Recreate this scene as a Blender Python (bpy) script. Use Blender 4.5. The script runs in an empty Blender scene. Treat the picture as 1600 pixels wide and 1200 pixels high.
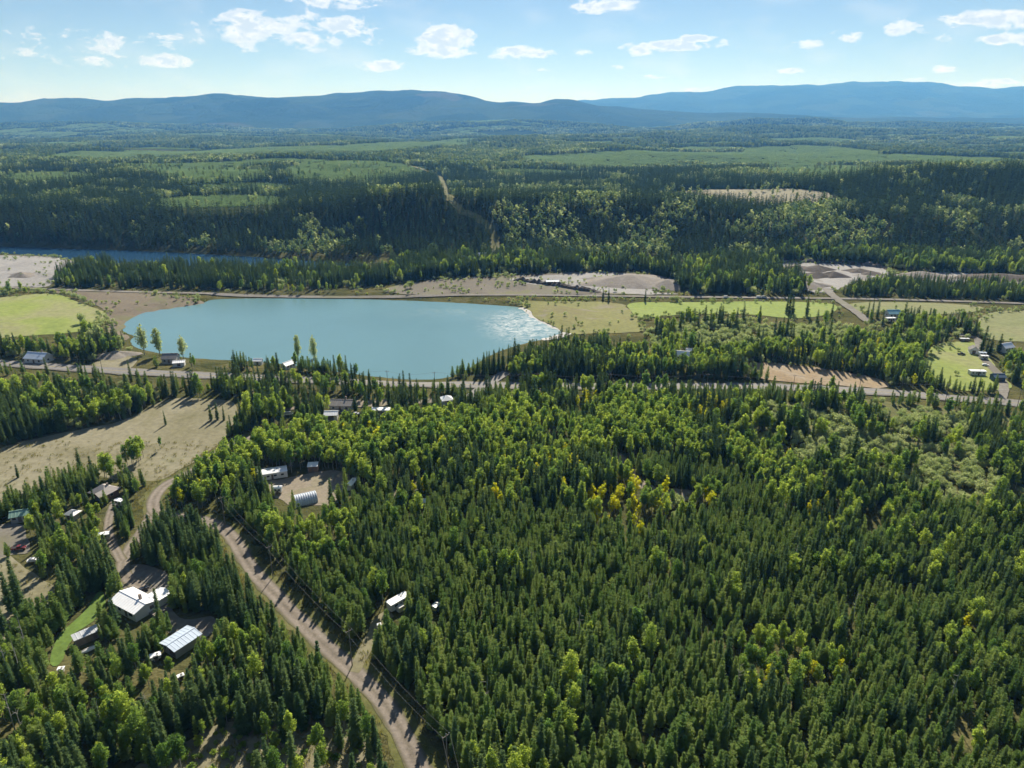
import bpy, bmesh, math, random
import numpy as np
from mathutils import Vector, Matrix
from mathutils.geometry import delaunay_2d_cdt

# ------------------------------------------------------------------ camera, world, sun, exposure
sc = bpy.context.scene
C = sc.collection
CAM_H, F_PX, PITCH = 120.0, 1110.0, math.radians(20.3)
cam_d = bpy.data.cameras.new('camera')
cam_d.sensor_width = 36.0
cam_d.lens = 36.0 * F_PX / 1600.0
cam_d.clip_start, cam_d.clip_end = 1.0, 60000.0
cam = bpy.data.objects.new('camera', cam_d)
cam.location = (0, 0, CAM_H)
cam.rotation_euler = (math.radians(90) - PITCH, 0, 0)
C.objects.link(cam)
sc.camera = cam

SUN_AZ, SUN_EL = math.radians(8.0), math.radians(38.0)      # clockwise from +Y
sun_d = bpy.data.lights.new('sun', 'SUN')
sun_d.energy, sun_d.angle, sun_d.color = 5.0, math.radians(0.53), (1.0, 0.94, 0.84)
sun = bpy.data.objects.new('sun', sun_d)
sdir = Vector((math.sin(SUN_AZ) * math.cos(SUN_EL), math.cos(SUN_AZ) * math.cos(SUN_EL), math.sin(SUN_EL)))
sun.rotation_euler = sdir.to_track_quat('Z', 'Y').to_euler()
sun.location = (0, 300, 900)
C.objects.link(sun)

sc.view_settings.view_transform = 'Standard'
sc.view_settings.look = 'None'
sc.view_settings.exposure = 0.78
sc.view_settings.gamma = 1.0
sc.view_settings.use_curve_mapping = False
sc.render.engine = 'CYCLES'
cy = sc.cycles
cy.max_bounces, cy.diffuse_bounces, cy.glossy_bounces = 6, 4, 2
cy.transmission_bounces, cy.transparent_max_bounces, cy.volume_bounces = 3, 4, 0
cy.use_denoising = True
cy.denoiser = 'OPENIMAGEDENOISE'
cy.denoising_input_passes = 'RGB_ALBEDO_NORMAL'
cy.denoising_prefilter = 'ACCURATE'
cy.use_adaptive_sampling = False
cy.sample_clamp_indirect = 4.0
cy.sample_clamp_direct = 8.0

# pixel (of the 1600 x 1200 photograph) -> ground point
def ray(px, py):
    a, b = (px - 800.0) / F_PX, -(py - 600.0) / F_PX
    return (a, math.cos(PITCH) + b * math.sin(PITCH), -math.sin(PITCH) + b * math.cos(PITCH))
def at(px, py, z=0.0):
    d = ray(px, py)
    t = (z - CAM_H) / d[2]
    return (d[0] * t, d[1] * t)
def P(pts, z=0.0):
    return [at(x, y, z) for x, y in pts]

def build_world():
    w = bpy.data.worlds.new('World'); sc.world = w; w.use_nodes = True
    nt = w.node_tree; N = nt.nodes; L = nt.links; N.clear()
    out = N.new('ShaderNodeOutputWorld'); bg = N.new('ShaderNodeBackground')
    L.new(bg.outputs[0], out.inputs[0])
    sky = N.new('ShaderNodeTexSky'); sky.sky_type = 'NISHITA'; sky.sun_disc = False
    sky.sun_elevation, sky.sun_rotation = SUN_EL, SUN_AZ
    sky.altitude, sky.air_density, sky.dust_density, sky.ozone_density = 2000, 1.0, 0.0, 2.0
    bg.inputs[1].default_value = 0.05
    tc = N.new('ShaderNodeTexCoord')
    def m(op, a, b=None, c=None):
        n = N.new('ShaderNodeMath'); n.operation = op
        for i, v in enumerate((a, b, c)):
            if v is None: continue
            if isinstance(v, (int, float)): n.inputs[i].default_value = v
            else: L.new(v, n.inputs[i])
        return n.outputs[0]
    sx = N.new('ShaderNodeSeparateXYZ'); L.new(tc.outputs['Generated'], sx.inputs[0])
    X, Y, Z = sx.outputs
    az = m('ARCTAN2', X, Y); el = m('ARCSINE', Z)
    cb = N.new('ShaderNodeCombineXYZ')
    L.new(m('MULTIPLY', az, 1.0), cb.inputs[0]); L.new(m('MULTIPLY', el, 2.1), cb.inputs[1])
    def noise(vec, scale, detail, rough, dist=0.0):
        n = N.new('ShaderNodeTexNoise'); n.inputs['Scale'].default_value = scale
        n.inputs['Detail'].default_value = detail; n.inputs['Roughness'].default_value = rough
        n.inputs['Distortion'].default_value = dist
        L.new(vec, n.inputs['Vector']); return n.outputs[0]
    n1 = noise(cb.outputs[0], 26.0, 5.0, 0.62, 0.3)
    n2 = noise(cb.outputs[0], 11.0, 2.0, 0.55)
    n3 = noise(cb.outputs[0], 60.0, 3.0, 0.6)
    # clouds standing over the valley: centre (photo pixels), half width, half height, weight
    clouds = [(450, 49, 130, 24, .95), (400, 42, 56, 22, .95), (530, 45, 60, 17, .95), (697, 62, 42, 22, 1.5), (692, 80, 52, 11, 1.3), (815, 82, 50, 11, 1.2),
              (596, 101, 38, 9, .9), (265, 64, 50, 12, .6), (235, 93, 50, 11, .75), (90, 60, 120, 20, .35), (130, 92, 90, 10, .35), (540, 3, 70, 12, .9),
              (935, 10, 55, 11, 1.0), (1040, 72, 58, 9, 1.5), (1090, 60, 24, 7, 1.4), (1003, 79, 22, 9, 1.3), (1140, 68, 26, 6, .5),
              (1255, 72, 36, 8, .75), (1328, 57, 24, 9, .85), (1418, 41, 30, 12, 1.1), (1545, 30, 62, 15, 1.1), (1620, 30, 60, 12, 1.0),
              (1480, 61, 14, 7, .7), (1585, 60, 42, 8, .85), (1242, 111, 18, 5, .75), (1472, 108, 18, 6, .8), (1415, 124, 26, 4, .8), (1300, 124, 16, 3, .6),
              (1500, 131, 110, 5, .7), (1110, 142, 80, 5, .4), (960, 104, 18, 4, .55), (835, 108, 18, 4, .5), (1040, 118, 30, 4, .4), (830, 136, 14, 4, .5), (910, 83, 12, 6, .6)]
    ae = N.new('ShaderNodeCombineXYZ'); L.new(az, ae.inputs[0]); L.new(el, ae.inputs[1])
    tot = None
    for (px, py, hw, hh, wt) in clouds:
        d = Vector(ray(px, py)).normalized()
        a0, e0 = math.atan2(d.x, d.y), math.asin(d.z)
        ra, re = hw / 1240.0, hh / 1420.0
        va = N.new('ShaderNodeVectorMath'); va.operation = 'MULTIPLY_ADD'; L.new(ae.outputs[0], va.inputs[0])
        va.inputs[1].default_value = (1 / ra, 1 / re, 0); va.inputs[2].default_value = (-a0 / ra, -e0 / re, 0)
        vd = N.new('ShaderNodeVectorMath'); vd.operation = 'DOT_PRODUCT'; L.new(va.outputs[0], vd.inputs[0]); L.new(va.outputs[0], vd.inputs[1])
        v = m('MULTIPLY_ADD', vd.outputs['Value'], -.62 * wt, wt)
        tot = v if tot is None else m('MAXIMUM', tot, v)
    tot = m('MAXIMUM', tot, -1.5)
    # the same broken cumulus goes on higher up and all round
    pl = N.new('ShaderNodeCombineXYZ')
    zc = m('MAXIMUM', Z, 0.05)
    L.new(m('DIVIDE', X, zc), pl.inputs[0]); L.new(m('DIVIDE', Y, zc), pl.inputs[1])
    n4 = noise(pl.outputs[0], 0.9, 4.0, 0.55)
    up = N.new('ShaderNodeMapRange'); up.inputs[1].default_value = 0.15; up.inputs[2].default_value = 0.24
    L.new(Z, up.inputs[0])
    gen = m('MULTIPLY', m('SUBTRACT', m('MULTIPLY', m('SUBTRACT', n4, 0.57), 6.0), 0.0), up.outputs[0])
    dens = m('SUBTRACT', m('ADD', tot, m('MULTIPLY', m('SUBTRACT', n1, 0.52), 4.2)), 0.12)
    dens = m('ADD', dens, m('MULTIPLY', m('SUBTRACT', n3, 0.5), 1.2))
    dens = m('MAXIMUM', dens, gen)
    mr = N.new('ShaderNodeMapRange'); mr.interpolation_type = 'SMOOTHSTEP'
    mr.inputs[1].default_value = 0.0; mr.inputs[2].default_value = 0.85
    L.new(dens, mr.inputs[0])
    # thin high veil
    veil = N.new('ShaderNodeMapRange'); veil.interpolation_type = 'SMOOTHSTEP'
    veil.inputs[1].default_value = 0.45; veil.inputs[2].default_value = 0.8; veil.inputs[4].default_value = 0.22
    L.new(n2, veil.inputs[0])
    alpha = m('MAXIMUM', m('MULTIPLY', mr.outputs[0], 0.93), veil.outputs[0])
    shade = N.new('ShaderNodeMapRange'); shade.inputs[1].default_value = 0.42; shade.inputs[2].default_value = 1.15
    L.new(m('ADD', dens, m('MULTIPLY', m('SUBTRACT', n3, 0.5), 1.5)), shade.inputs[0])
    ccol = N.new('ShaderNodeMix'); ccol.data_type = 'RGBA'
    ccol.inputs[6].default_value = (12.8, 12.9, 13.1, 1); ccol.inputs[7].default_value = (8.0, 9.2, 10.8, 1)
    L.new(shade.outputs[0], ccol.inputs[0])
    mix = N.new('ShaderNodeMix'); mix.data_type = 'RGBA'
    L.new(alpha, mix.inputs[0]); L.new(sky.outputs[0], mix.inputs[6]); L.new(ccol.outputs[2], mix.inputs[7])
    L.new(mix.outputs[2], bg.inputs[0])
    w.cycles.sampling_method = 'MANUAL'; w.cycles.sample_map_resolution = 256
build_world()

# ------------------------------------------------------------------ numpy noise and geometry helpers
def _hash(ix, iy, s):
    h = (ix * 374761393 + iy * 668265263 + s * 362437) & 0x7fffffff
    h = ((h ^ (h >> 13)) * 1274126177) & 0x7fffffff
    return ((h ^ (h >> 16)) & 0xffffff) / float(0xffffff)
def vnoise(x, y, s=0):
    x = np.asarray(x, float); y = np.asarray(y, float)
    ix = np.floor(x).astype(np.int64); iy = np.floor(y).astype(np.int64)
    fx = x - ix; fy = y - iy
    fx = fx * fx * (3 - 2 * fx); fy = fy * fy * (3 - 2 * fy)
    a = _hash(ix, iy, s); b = _hash(ix + 1, iy, s); c = _hash(ix, iy + 1, s); d = _hash(ix + 1, iy + 1, s)
    return (a + (b - a) * fx) * (1 - fy) + (c + (d - c) * fx) * fy
def fbm(x, y, s=0, o=4):
    v = 0; amp = 1; t = 0
    for i in range(o):
        v = v + amp * vnoise(np.asarray(x) * 2**i, np.asarray(y) * 2**i, s + i * 17); t += amp; amp *= .5
    return v / t
def sstep(a, b, x):
    t = np.clip((x - a) / (b - a), 0, 1); return t * t * (3 - 2 * t)
def inside(poly, x, y):
    x = np.asarray(x, float); y = np.asarray(y, float)
    r = np.zeros(x.shape, bool); n = len(poly)
    for i in range(n):
        x0, y0 = poly[i]; x1, y1 = poly[(i + 1) % n]
        if y0 == y1: continue
        c = ((y0 > y) != (y1 > y)) & (x < (x1 - x0) * (y - y0) / (y1 - y0) + x0)
        r ^= c
    return r
def seg_dist(path, x, y, closed=False):
    x = np.asarray(x, float); y = np.asarray(y, float)
    best = np.full(x.shape, 1e9); n = len(path)
    for i in range(n if closed else n - 1):
        (x0, y0), (x1, y1) = path[i], path[(i + 1) % n]
        dx, dy = x1 - x0, y1 - y0
        t = np.clip(((x - x0) * dx + (y - y0) * dy) / max(dx * dx + dy * dy, 1e-9), 0, 1)
        best = np.minimum(best, np.hypot(x - x0 - t * dx, y - y0 - t * dy))
    return best
def smooth_poly(pts, k=2, closed=True):
    for _ in range(k):
        n = len(pts); out = []
        rng = range(n) if closed else range(n - 1)
        if not closed: out.append(pts[0])
        for i in rng:
            a, b = pts[i], pts[(i + 1) % n]
            out += [(a[0] * .75 + b[0] * .25, a[1] * .75 + b[1] * .25), (a[0] * .25 + b[0] * .75, a[1] * .25 + b[1] * .75)]
        if not closed: out.append(pts[-1])
        pts = out
    return pts

# ------------------------------------------------------------------ layout (ground plan)
LAKE_Z, RIVER_Z = -1.6, -4.0
LAKE = smooth_poly(P([(187, 512), (196, 500), (222, 488), (262, 482), (318, 474), (330, 467), (420, 466), (560, 467), (700, 472), (790, 478), (815, 480), (826, 492),
        (858, 508), (884, 519), (866, 527), (820, 536), (770, 552), (735, 575), (700, 592), (640, 594), (560, 586), (480, 574), (400, 564), (300, 561), (232, 549), (208, 542), (202, 532), (213, 525), (196, 521)], LAKE_Z), 2)
RIVER = smooth_poly(P([(-500, 371), (-200, 378), (0, 385), (100, 388), (200, 391), (320, 397), (430, 403), (540, 411), (580, 413), (560, 417), (480, 419), (300, 417), (160, 412), (125, 410), (100, 402), (0, 399), (-200, 393), (-500, 386)], RIVER_Z), 2)
HIGHWAY = smooth_poly(P([(-330, 538), (-150, 556), (0, 568), (100, 575), (230, 583), (330, 588), (450, 593), (560, 598), (700, 602), (860, 604), (1000, 605), (1150, 604), (1230, 606), (1380, 613), (1500, 624), (1600, 632), (1800, 648), (2050, 672)]), 2, False)
RAIL = smooth_poly(P([(-250, 438), (60, 452), (170, 456), (400, 461), (600, 463), (800, 461), (1000, 464), (1200, 466), (1300, 467), (1450, 470), (1600, 475), (1900, 486)]), 2, False)
ROAD = smooth_poly(P([(720, 1300), (680, 1240), (653, 1198), (630, 1148), (603, 1100), (552, 1050), (497, 1000), (447, 950), (426, 925), (400, 900), (380, 868), (364, 840), (344, 820), (300, 806), (262, 806), (238, 796), (240, 775), (254, 757), (275, 746), (310, 730), (345, 700), (420, 672)]), 2, False)
DRIVE = smooth_poly(P([(238, 796), (222, 826), (205, 852), (190, 880), (196, 902), (215, 915), (232, 922)]), 2, False)
DRIVE2 = smooth_poly(P([(190, 876), (170, 838), (168, 812), (176, 788), (180, 776)]), 2, False)
DRIVE3 = smooth_poly(P([(552, 1052), (566, 1030), (585, 990), (592, 968), (612, 960)]), 2, False)
SIDE = smooth_poly(P([(735, 622), (752, 608), (775, 592), (792, 583)]), 1, False)
PITROAD = smooth_poly(P([(1290, 452), (1300, 462), (1318, 476), (1340, 490), (1356, 503)]), 1, False)
FARMROAD = smooth_poly(P([(1500, 523), (1530, 527), (1528, 540), (1534, 556), (1552, 575), (1566, 590), (1570, 612), (1560, 629)]), 2, False)
POWERCUT = [(at(700, 400, 0)), (-75, 760), (-110, 980), (-150, 1300)]
ROADS = [('highway', HIGHWAY, 9.0), ('rail', RAIL, 5.0), ('road', ROAD, 4.8), ('drive', DRIVE, 3.6), ('drive2', DRIVE2, 3.0), ('drive3', DRIVE3, 3.2), ('side', SIDE, 6.0), ('pit', PITROAD, 7.0), ('farm', FARMROAD, 4.0)]
# open ground: name, label material, outline in photo pixels
OPEN = {
 'dry_meadow': [(-160, 800), (-60, 730), (0, 702), (70, 682), (150, 665), (215, 648), (245, 630), (275, 622), (330, 620), (376, 628), (374, 655), (350, 685), (318, 706), (290, 726), (266, 742), (228, 752), (180, 748), (140, 735), (100, 752), (75, 770), (45, 780), (20, 782), (0, 800), (-60, 850)],
 'hay_meadow': [(-160, 474), (0, 466), (70, 458), (100, 461), (125, 474), (168, 489), (164, 502), (150, 515), (110, 523), (40, 526), (0, 530), (-160, 540)],
 'pale_shore': [(60, 455), (130, 453), (240, 458), (322, 468), (312, 476), (262, 484), (222, 492), (200, 503), (186, 517), (205, 522), (198, 530), (176, 525), (164, 514), (172, 497), (150, 474), (110, 460)],
 'river_bar': [(-160, 402), (-20, 399), (60, 401), (108, 404), (124, 412), (104, 420), (88, 434), (80, 450), (30, 447), (-60, 450), (-160, 452)],
 'marsh': [(800, 471), (880, 471), (975, 472), (984, 488), (1005, 498), (1000, 507), (1010, 520), (935, 524), (890, 523), (868, 508), (838, 494), (826, 480)],
 'salt_crust': [(806, 478), (826, 478), (836, 494), (866, 508), (895, 519), (882, 526), (840, 530), (850, 517), (838, 505), (818, 497)],
 'green_field': [(976, 472), (1060, 473), (1180, 471), (1300, 473), (1310, 482), (1296, 493), (1240, 500), (1180, 492), (1080, 491), (1020, 497), (1000, 498), (986, 488)],
 'pasture': [(1318, 473), (1420, 472), (1540, 478), (1530, 488), (1440, 492), (1380, 486), (1352, 492), (1335, 484)],
 'far_field': [(1532, 488), (1600, 484), (1760, 492), (1760, 540), (1600, 533), (1550, 531), (1524, 518)],
 'farm_meadow': [(1462, 536), (1500, 532), (1530, 534), (1548, 562), (1572, 590), (1590, 606), (1545, 612), (1490, 610), (1448, 596), (1440, 572), (1450, 552)],
 'gravel_flat': [(590, 456), (620, 445), (700, 434), (790, 432), (860, 428), (905, 424), (990, 426), (1062, 440), (1050, 452), (1000, 455), (1090, 461), (900, 461), (760, 460), (650, 462)],
  'gravel_apron': [(792, 436), (838, 432), (905, 427), (985, 427), (1050, 440), (1056, 450), (1000, 455), (1080, 460), (1000, 461), (930, 457), (870, 448), (800, 441)],
 'gravel_pit': [(1208, 410), (1290, 412), (1370, 417), (1395, 428), (1382, 440), (1322, 446), (1302, 458), (1272, 459), (1252, 447), (1256, 436), (1215, 424)],
 'gravel_pit_east': [(1418, 427), (1500, 427), (1600, 432), (1720, 438), (1720, 448), (1600, 446), (1480, 446), (1410, 440)],
 'roadside_scar': [(1140, 574), (1180, 566), (1240, 570), (1320, 582), (1380, 592), (1396, 608), (1330, 604), (1230, 598), (1170, 588), (1140, 582)],
 'yard': [(412, 752), (448, 746), (500, 735), (540, 736), (548, 752), (530, 772), (528, 790), (490, 788), (452, 790), (434, 776), (402, 764)],
 'house_yard': [(186, 892), (214, 878), (262, 892), (275, 925), (268, 950), (290, 970), (340, 960), (346, 985), (300, 1010), (258, 985), (246, 962), (180, 930)],
 'lawn': [(158, 922), (166, 935), (140, 970), (108, 1008), (98, 1036), (78, 1034), (84, 1012), (104, 985), (130, 950)],
 'west_clearing': [(-140, 880), (0, 862), (30, 878), (62, 905), (95, 918), (88, 945), (52, 950), (40, 985), (20, 1010), (-60, 1080), (-160, 1080)],
 'west_yard': [(-60, 836), (0, 815), (36, 812), (44, 842), (48, 868), (20, 866), (-40, 880)],
 'hamlet_yard': [(420, 646), (470, 638), (560, 636), (640, 634), (720, 626), (690, 622), (560, 626), (470, 632)],
 'thicket_clearing': [(926, 696), (946, 712), (968, 730), (1000, 770), (1062, 782), (1092, 778), (1070, 760), (1020, 765), (978, 725), (955, 700)],
 'side_clearing': [(600, 772), (640, 760), (668, 745), (676, 756), (650, 775), (612, 782)],
 'lakeside_lot': [(130, 580), (160, 556), (205, 552), (218, 578)],
}
OPEN = {k: smooth_poly(P(v), 2) for k, v in OPEN.items()}

# ------------------------------------------------------------------ terrain height
def height(x, y):
    x = np.asarray(x, float); y = np.asarray(y, float)
    flat = 1 - np.exp(-(np.minimum(seg_dist(HIGHWAY[::3], x, y), seg_dist(RAIL[::3], x, y)) / 40.0) ** 2)
    h = (fbm(x / 140.0, y / 140.0, 3, 2) - .5) * 3.0 * flat
    # valley side beyond the river: toe, slope, plateau
    toe = 690 + 40 * sstep(-100, -500, x) - 45 * sstep(100, 300, x) + 30 * (fbm(x / 260, y / 900, 9, 2) - .5)
    rise = 27 + 20 * (fbm(x / 300.0 + 5, y / 600.0, 11, 3) - .5)
    h = h + rise * sstep(0, 115, y - toe)
    far = sstep(740, 1000, y)
    h = h + far * ((fbm(x / 520.0, y / 420.0, 21, 4) - .5) * 34.0)
    h = h + 36 * np.exp(-((x - 640) / 260) ** 2 - ((y - 950) / 120) ** 2)
    h = h + 20 * np.exp(-((x + 105) / 95) ** 2 - ((y - 795) / 62) ** 2) + 14 * np.exp(-((x - 110) / 120) ** 2 - ((y - 800) / 60) ** 2)
    h = h + sstep(1800, 5200, y) * (fbm(x / 1700.0, y / 1500.0, 33, 4) - .42) * 150
    # distant ridges, crest lines in metres along x
    def crest(pts, Y0):
        xs, zs = [], []
        for px, py in pts:
            d = ray(px, py); t = Y0 / d[1]
            xs.append(d[0] * t); zs.append(CAM_H + d[2] * t)
        return np.interp(x, xs, zs)
    wob = (fbm(x / 900.0, y / 1500.0, 51, 5) - .5)
    c1 = crest([(-900, 172), (-300, 168), (0, 165), (60, 163), (90, 158), (180, 160), (230, 157), (300, 158), (350, 154), (450, 152), (600, 149), (700, 149), (740, 155), (780, 162), (830, 161), (865, 159), (890, 163), (925, 173), (1000, 179), (1100, 186), (1300, 192), (2600, 192)], 9000.0)
    c2 = crest([(-900, 172), (500, 172), (850, 166), (910, 160), (1000, 153), (1100, 147), (1180, 138), (1230, 136), (1280, 137), (1340, 135), (1352, 132), (1370, 134), (1400, 134), (1425, 135), (1445, 135), (1465, 138), (1500, 141), (1530, 143), (1600, 141), (2000, 150), (2600, 165)], 14500.0)
    c3 = crest([(-900, 196), (1000, 196), (1130, 187), (1180, 179), (1270, 178), (1320, 186), (1400, 190), (2600, 190)], 6200.0)
    h = h + c1 * (1 + .35 * wob) * np.exp(-((y - 9000) / 1500.0) ** 2)
    h = h + c2 * (1 + .25 * wob) * np.exp(-((y - 14500) / 2600.0) ** 2)
    h = h + np.maximum(c3 - 60, 0) * np.exp(-((y - 6200) / 500.0) ** 2)
    # water basins
    near = (y < 800)
    if near.any():
        xn, yn = x[near], y[near]; hn = h[near]
        for poly, zw, off in ((LAKE, LAKE_Z, 14.0), (RIVER, RIVER_Z, 16.0)):
            d = seg_dist(poly, xn, yn, True); d = np.where(inside(poly, xn, yn), d, -d)
            b = sstep(-off, 0, d)
            hn = hn * (1 - b) + zw * b - 4.0 * sstep(0, 18, d)
        h[near] = hn
    return h
def hz(x, y):
    return float(height(np.array([x]), np.array([y]))[0])

def at_terrain(px, py):
    d = ray(px, py); t = np.geomspace(90, 7000, 900); z = CAM_H + d[2] * t
    hit = np.where(z < height(d[0] * t, d[1] * t) + 2.0)[0]
    k = t[hit[0]] if len(hit) else 7000.0
    return (d[0] * k, d[1] * k)
CUTLINE = [at_terrain(*q) for q in ((776, 399), (775, 385), (773, 370), (766, 355), (742, 338), (722, 330), (703, 310), (695, 293), (688, 276), (668, 266), (640, 258))]
CLEARCUT = smooth_poly([at_terrain(*q) for q in ((1020, 306), (1060, 296), (1140, 294), (1200, 294), (1300, 299), (1314, 310), (1240, 320), (1150, 318), (1090, 310))], 2)
FARCUT = smooth_poly([at_terrain(*q) for q in ((305, 192), (400, 190), (470, 193), (400, 196), (310, 197))], 1)

# ------------------------------------------------------------------ materials
def new_mat(name):
    m = bpy.data.materials.new(name); m.use_nodes = True
    return m, m.node_tree.nodes, m.node_tree.links
def node_noise(N, L, scale, detail=4, rough=.55, coord=None, dist=0.0):
    n = N.new('ShaderNodeTexNoise'); n.inputs['Scale'].default_value = scale
    n.inputs['Detail'].default_value = detail; n.inputs['Roughness'].default_value = rough
    n.inputs['Distortion'].default_value = dist
    if coord is not None: L.new(coord, n.inputs['Vector'])
    return n.outputs[0]
def ramp(N, L, fac, stops):
    r = N.new('ShaderNodeValToRGB'); e = r.color_ramp.elements
    while len(e) < len(stops): e.new(.5)
    for el, (p, c) in zip(e, stops):
        el.position = p; el.color = (*c, 1)
    L.new(fac, r.inputs[0]); return r.outputs[0]
def mixc(N, L, fac, a, b, blend='MIX'):
    n = N.new('ShaderNodeMix'); n.data_type = 'RGBA'; n.blend_type = blend
    for i, v in ((0, fac), (6, a), (7, b)):
        if isinstance(v, (int, float)): n.inputs[i].default_value = v
        elif isinstance(v, tuple): n.inputs[i].default_value = (*v, 1)
        else: L.new(v, n.inputs[i])
    return n.outputs[2]
def ground_mat(name, stops, scale=.03, fine=.6, second=None, bump=.3, rough=.95, ruts=None):
    """earth, grass or gravel: broad patches, streaks and fine grain on world coordinates"""
    m, N, L = new_mat(name); bs = N['Principled BSDF']
    g = N.new('ShaderNodeNewGeometry'); pos = g.outputs['Position']
    stops = [(p, tuple(v * .78 for v in c)) for p, c in stops]
    base = ramp(N, L, node_noise(N, L, scale, 6, .62, pos, .6), stops)
    fn = node_noise(N, L, fine, 5, .65, pos)
    col = mixc(N, L, .55, base, ramp(N, L, fn, [(.25, (.45, .45, .45)), (.75, (1.25, 1.25, 1.25))]), 'MULTIPLY')
    if second:
        f2 = ramp(N, L, node_noise(N, L, second[1], 5, .6, pos, 1.0), [(second[2], (0, 0, 0)), (second[2] + .12, (1, 1, 1))])
        col = mixc(N, L, f2, col, second[0])
    if ruts:      # packed wheel tracks along the road
        at_ = N.new('ShaderNodeAttribute'); at_.attribute_name = 'across'
        ab = N.new('ShaderNodeMath'); ab.operation = 'MULTIPLY_ADD'; L.new(fn, ab.inputs[0]); ab.inputs[1].default_value = .22
        aa = N.new('ShaderNodeMath'); aa.operation = 'ABSOLUTE'; L.new(at_.outputs['Fac'], aa.inputs[0]); L.new(aa.outputs[0], ab.inputs[2])
        col = mixc(N, L, 1.0, col, ramp(N, L, ab.outputs[0], ruts), 'MULTIPLY')
    L.new(col, bs.inputs['Base Color']); bs.inputs['Roughness'].default_value = rough
    bs.inputs['Specular IOR Level'].default_value = .15
    b = N.new('ShaderNodeBump'); b.inputs['Strength'].default_value = bump; b.inputs['Distance'].default_value = .5
    L.new(fn, b.inputs['Height']); L.new(b.outputs[0], bs.inputs['Normal'])
    return m
MAT = {}
MAT['forest_floor'] = ground_mat('forest_floor', [(.25, (.035, .045, .018)), (.5, (.07, .075, .03)), (.75, (.13, .115, .055))], .05, .8, ((.16, .13, .075), .11, .62))
MAT['dry_grass'] = ground_mat('dry_grass', [(.2, (.17, .165, .08)), (.42, (.26, .24, .145)), (.62, (.32, .295, .20)), (.85, (.19, .205, .085))], .035, .5, ((.16, .15, .08), .04, .58))
MAT['hay'] = ground_mat('hay', [(.25, (.21, .28, .06)), (.45, (.29, .35, .085)), (.6, (.32, .32, .15)), (.8, (.25, .33, .06))], .02, .3)
MAT['field'] = ground_mat('field', [(.25, (.22, .30, .06)), (.5, (.28, .36, .08)), (.75, (.31, .34, .12))], .02, .3)
MAT['pasture'] = ground_mat('pasture', [(.25, (.20, .23, .09)), (.5, (.26, .28, .12)), (.75, (.30, .285, .15))], .02, .3)
MAT['shore'] = ground_mat('shore', [(.25, (.15, .125, .09)), (.5, (.21, .175, .125)), (.75, (.25, .215, .155))], .03, .5, ((.13, .135, .06), .04, .52))
MAT['marsh'] = ground_mat('marsh', [(.25, (.20, .21, .065)), (.5, (.26, .26, .09)), (.75, (.21, .18, .09))], .025, .4, ((.22, .19, .16), .03, .58))
MAT['salt'] = ground_mat('salt', [(.3, (.50, .49, .46)), (.6, (.68, .67, .63))], .05, .4)
MAT['gravel'] = ground_mat('gravel', [(.25, (.175, .16, .135)), (.5, (.25, .232, .20)), (.8, (.34, .325, .295))], .05, .7, ((.15, .145, .085), .035, .54))
MAT['pit'] = ground_mat('pit', [(.25, (.25, .24, .23)), (.5, (.37, .36, .345)), (.8, (.44, .43, .415))], .03, .5, ((.17, .155, .13), .022, .58))
MAT['yard'] = ground_mat('yard', [(.25, (.27, .225, .165)), (.5, (.33, .285, .22)), (.8, (.25, .24, .12))], .07, .7)
MAT['scar'] = ground_mat('scar', [(.25, (.30, .22, .13)), (.5, (.38, .29, .18)), (.8, (.42, .37, .30))], .04, .5)
MAT['lawn'] = ground_mat('lawn', [(.25, (.13, .20, .045)), (.6, (.17, .27, .055)), (.85, (.24, .26, .10))], .08, .8)
MAT['road_gravel'] = ground_mat('road_gravel', [(.25, (.215, .185, .155)), (.5, (.275, .238, .20)), (.8, (.33, .29, .25))], .12, 1.1, ruts=[(.10, (.80, .80, .74)), (.30, (.95, .94, .92)), (.50, (1.14, 1.13, 1.12)), (.72, (1.1, 1.1, 1.1)), (.88, (.86, .86, .80)), (1.0, (.62, .66, .48))])
MAT['verge'] = ground_mat('verge', [(.25, (.09, .10, .03)), (.5, (.16, .165, .055)), (.8, (.24, .21, .10))], .12, .9)
MAT['weedy'] = ground_mat('weedy', [(.25, (.14, .125, .095)), (.5, (.19, .17, .135)), (.75, (.24, .215, .175))], .03, .5, ((.14, .14, .07), .03, .52))
MAT['asphalt'] = ground_mat('asphalt', [(.3, (.24, .232, .22)), (.7, (.29, .28, .27))], .04, 1.2, None, .1, .8)
MAT['line_paint'] = ground_mat('line_paint', [(.3, (.6, .45, .1)), (.7, (.66, .5, .14))], .5, 2.)
MAT['pile'] = ground_mat('pile', [(.3, (.10, .085, .07)), (.7, (.17, .145, .12))], .1, .6)
MAT['pile_light'] = ground_mat('pile_light', [(.3, (.26, .23, .20)), (.7, (.36, .33, .29))], .1, .6)

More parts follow.
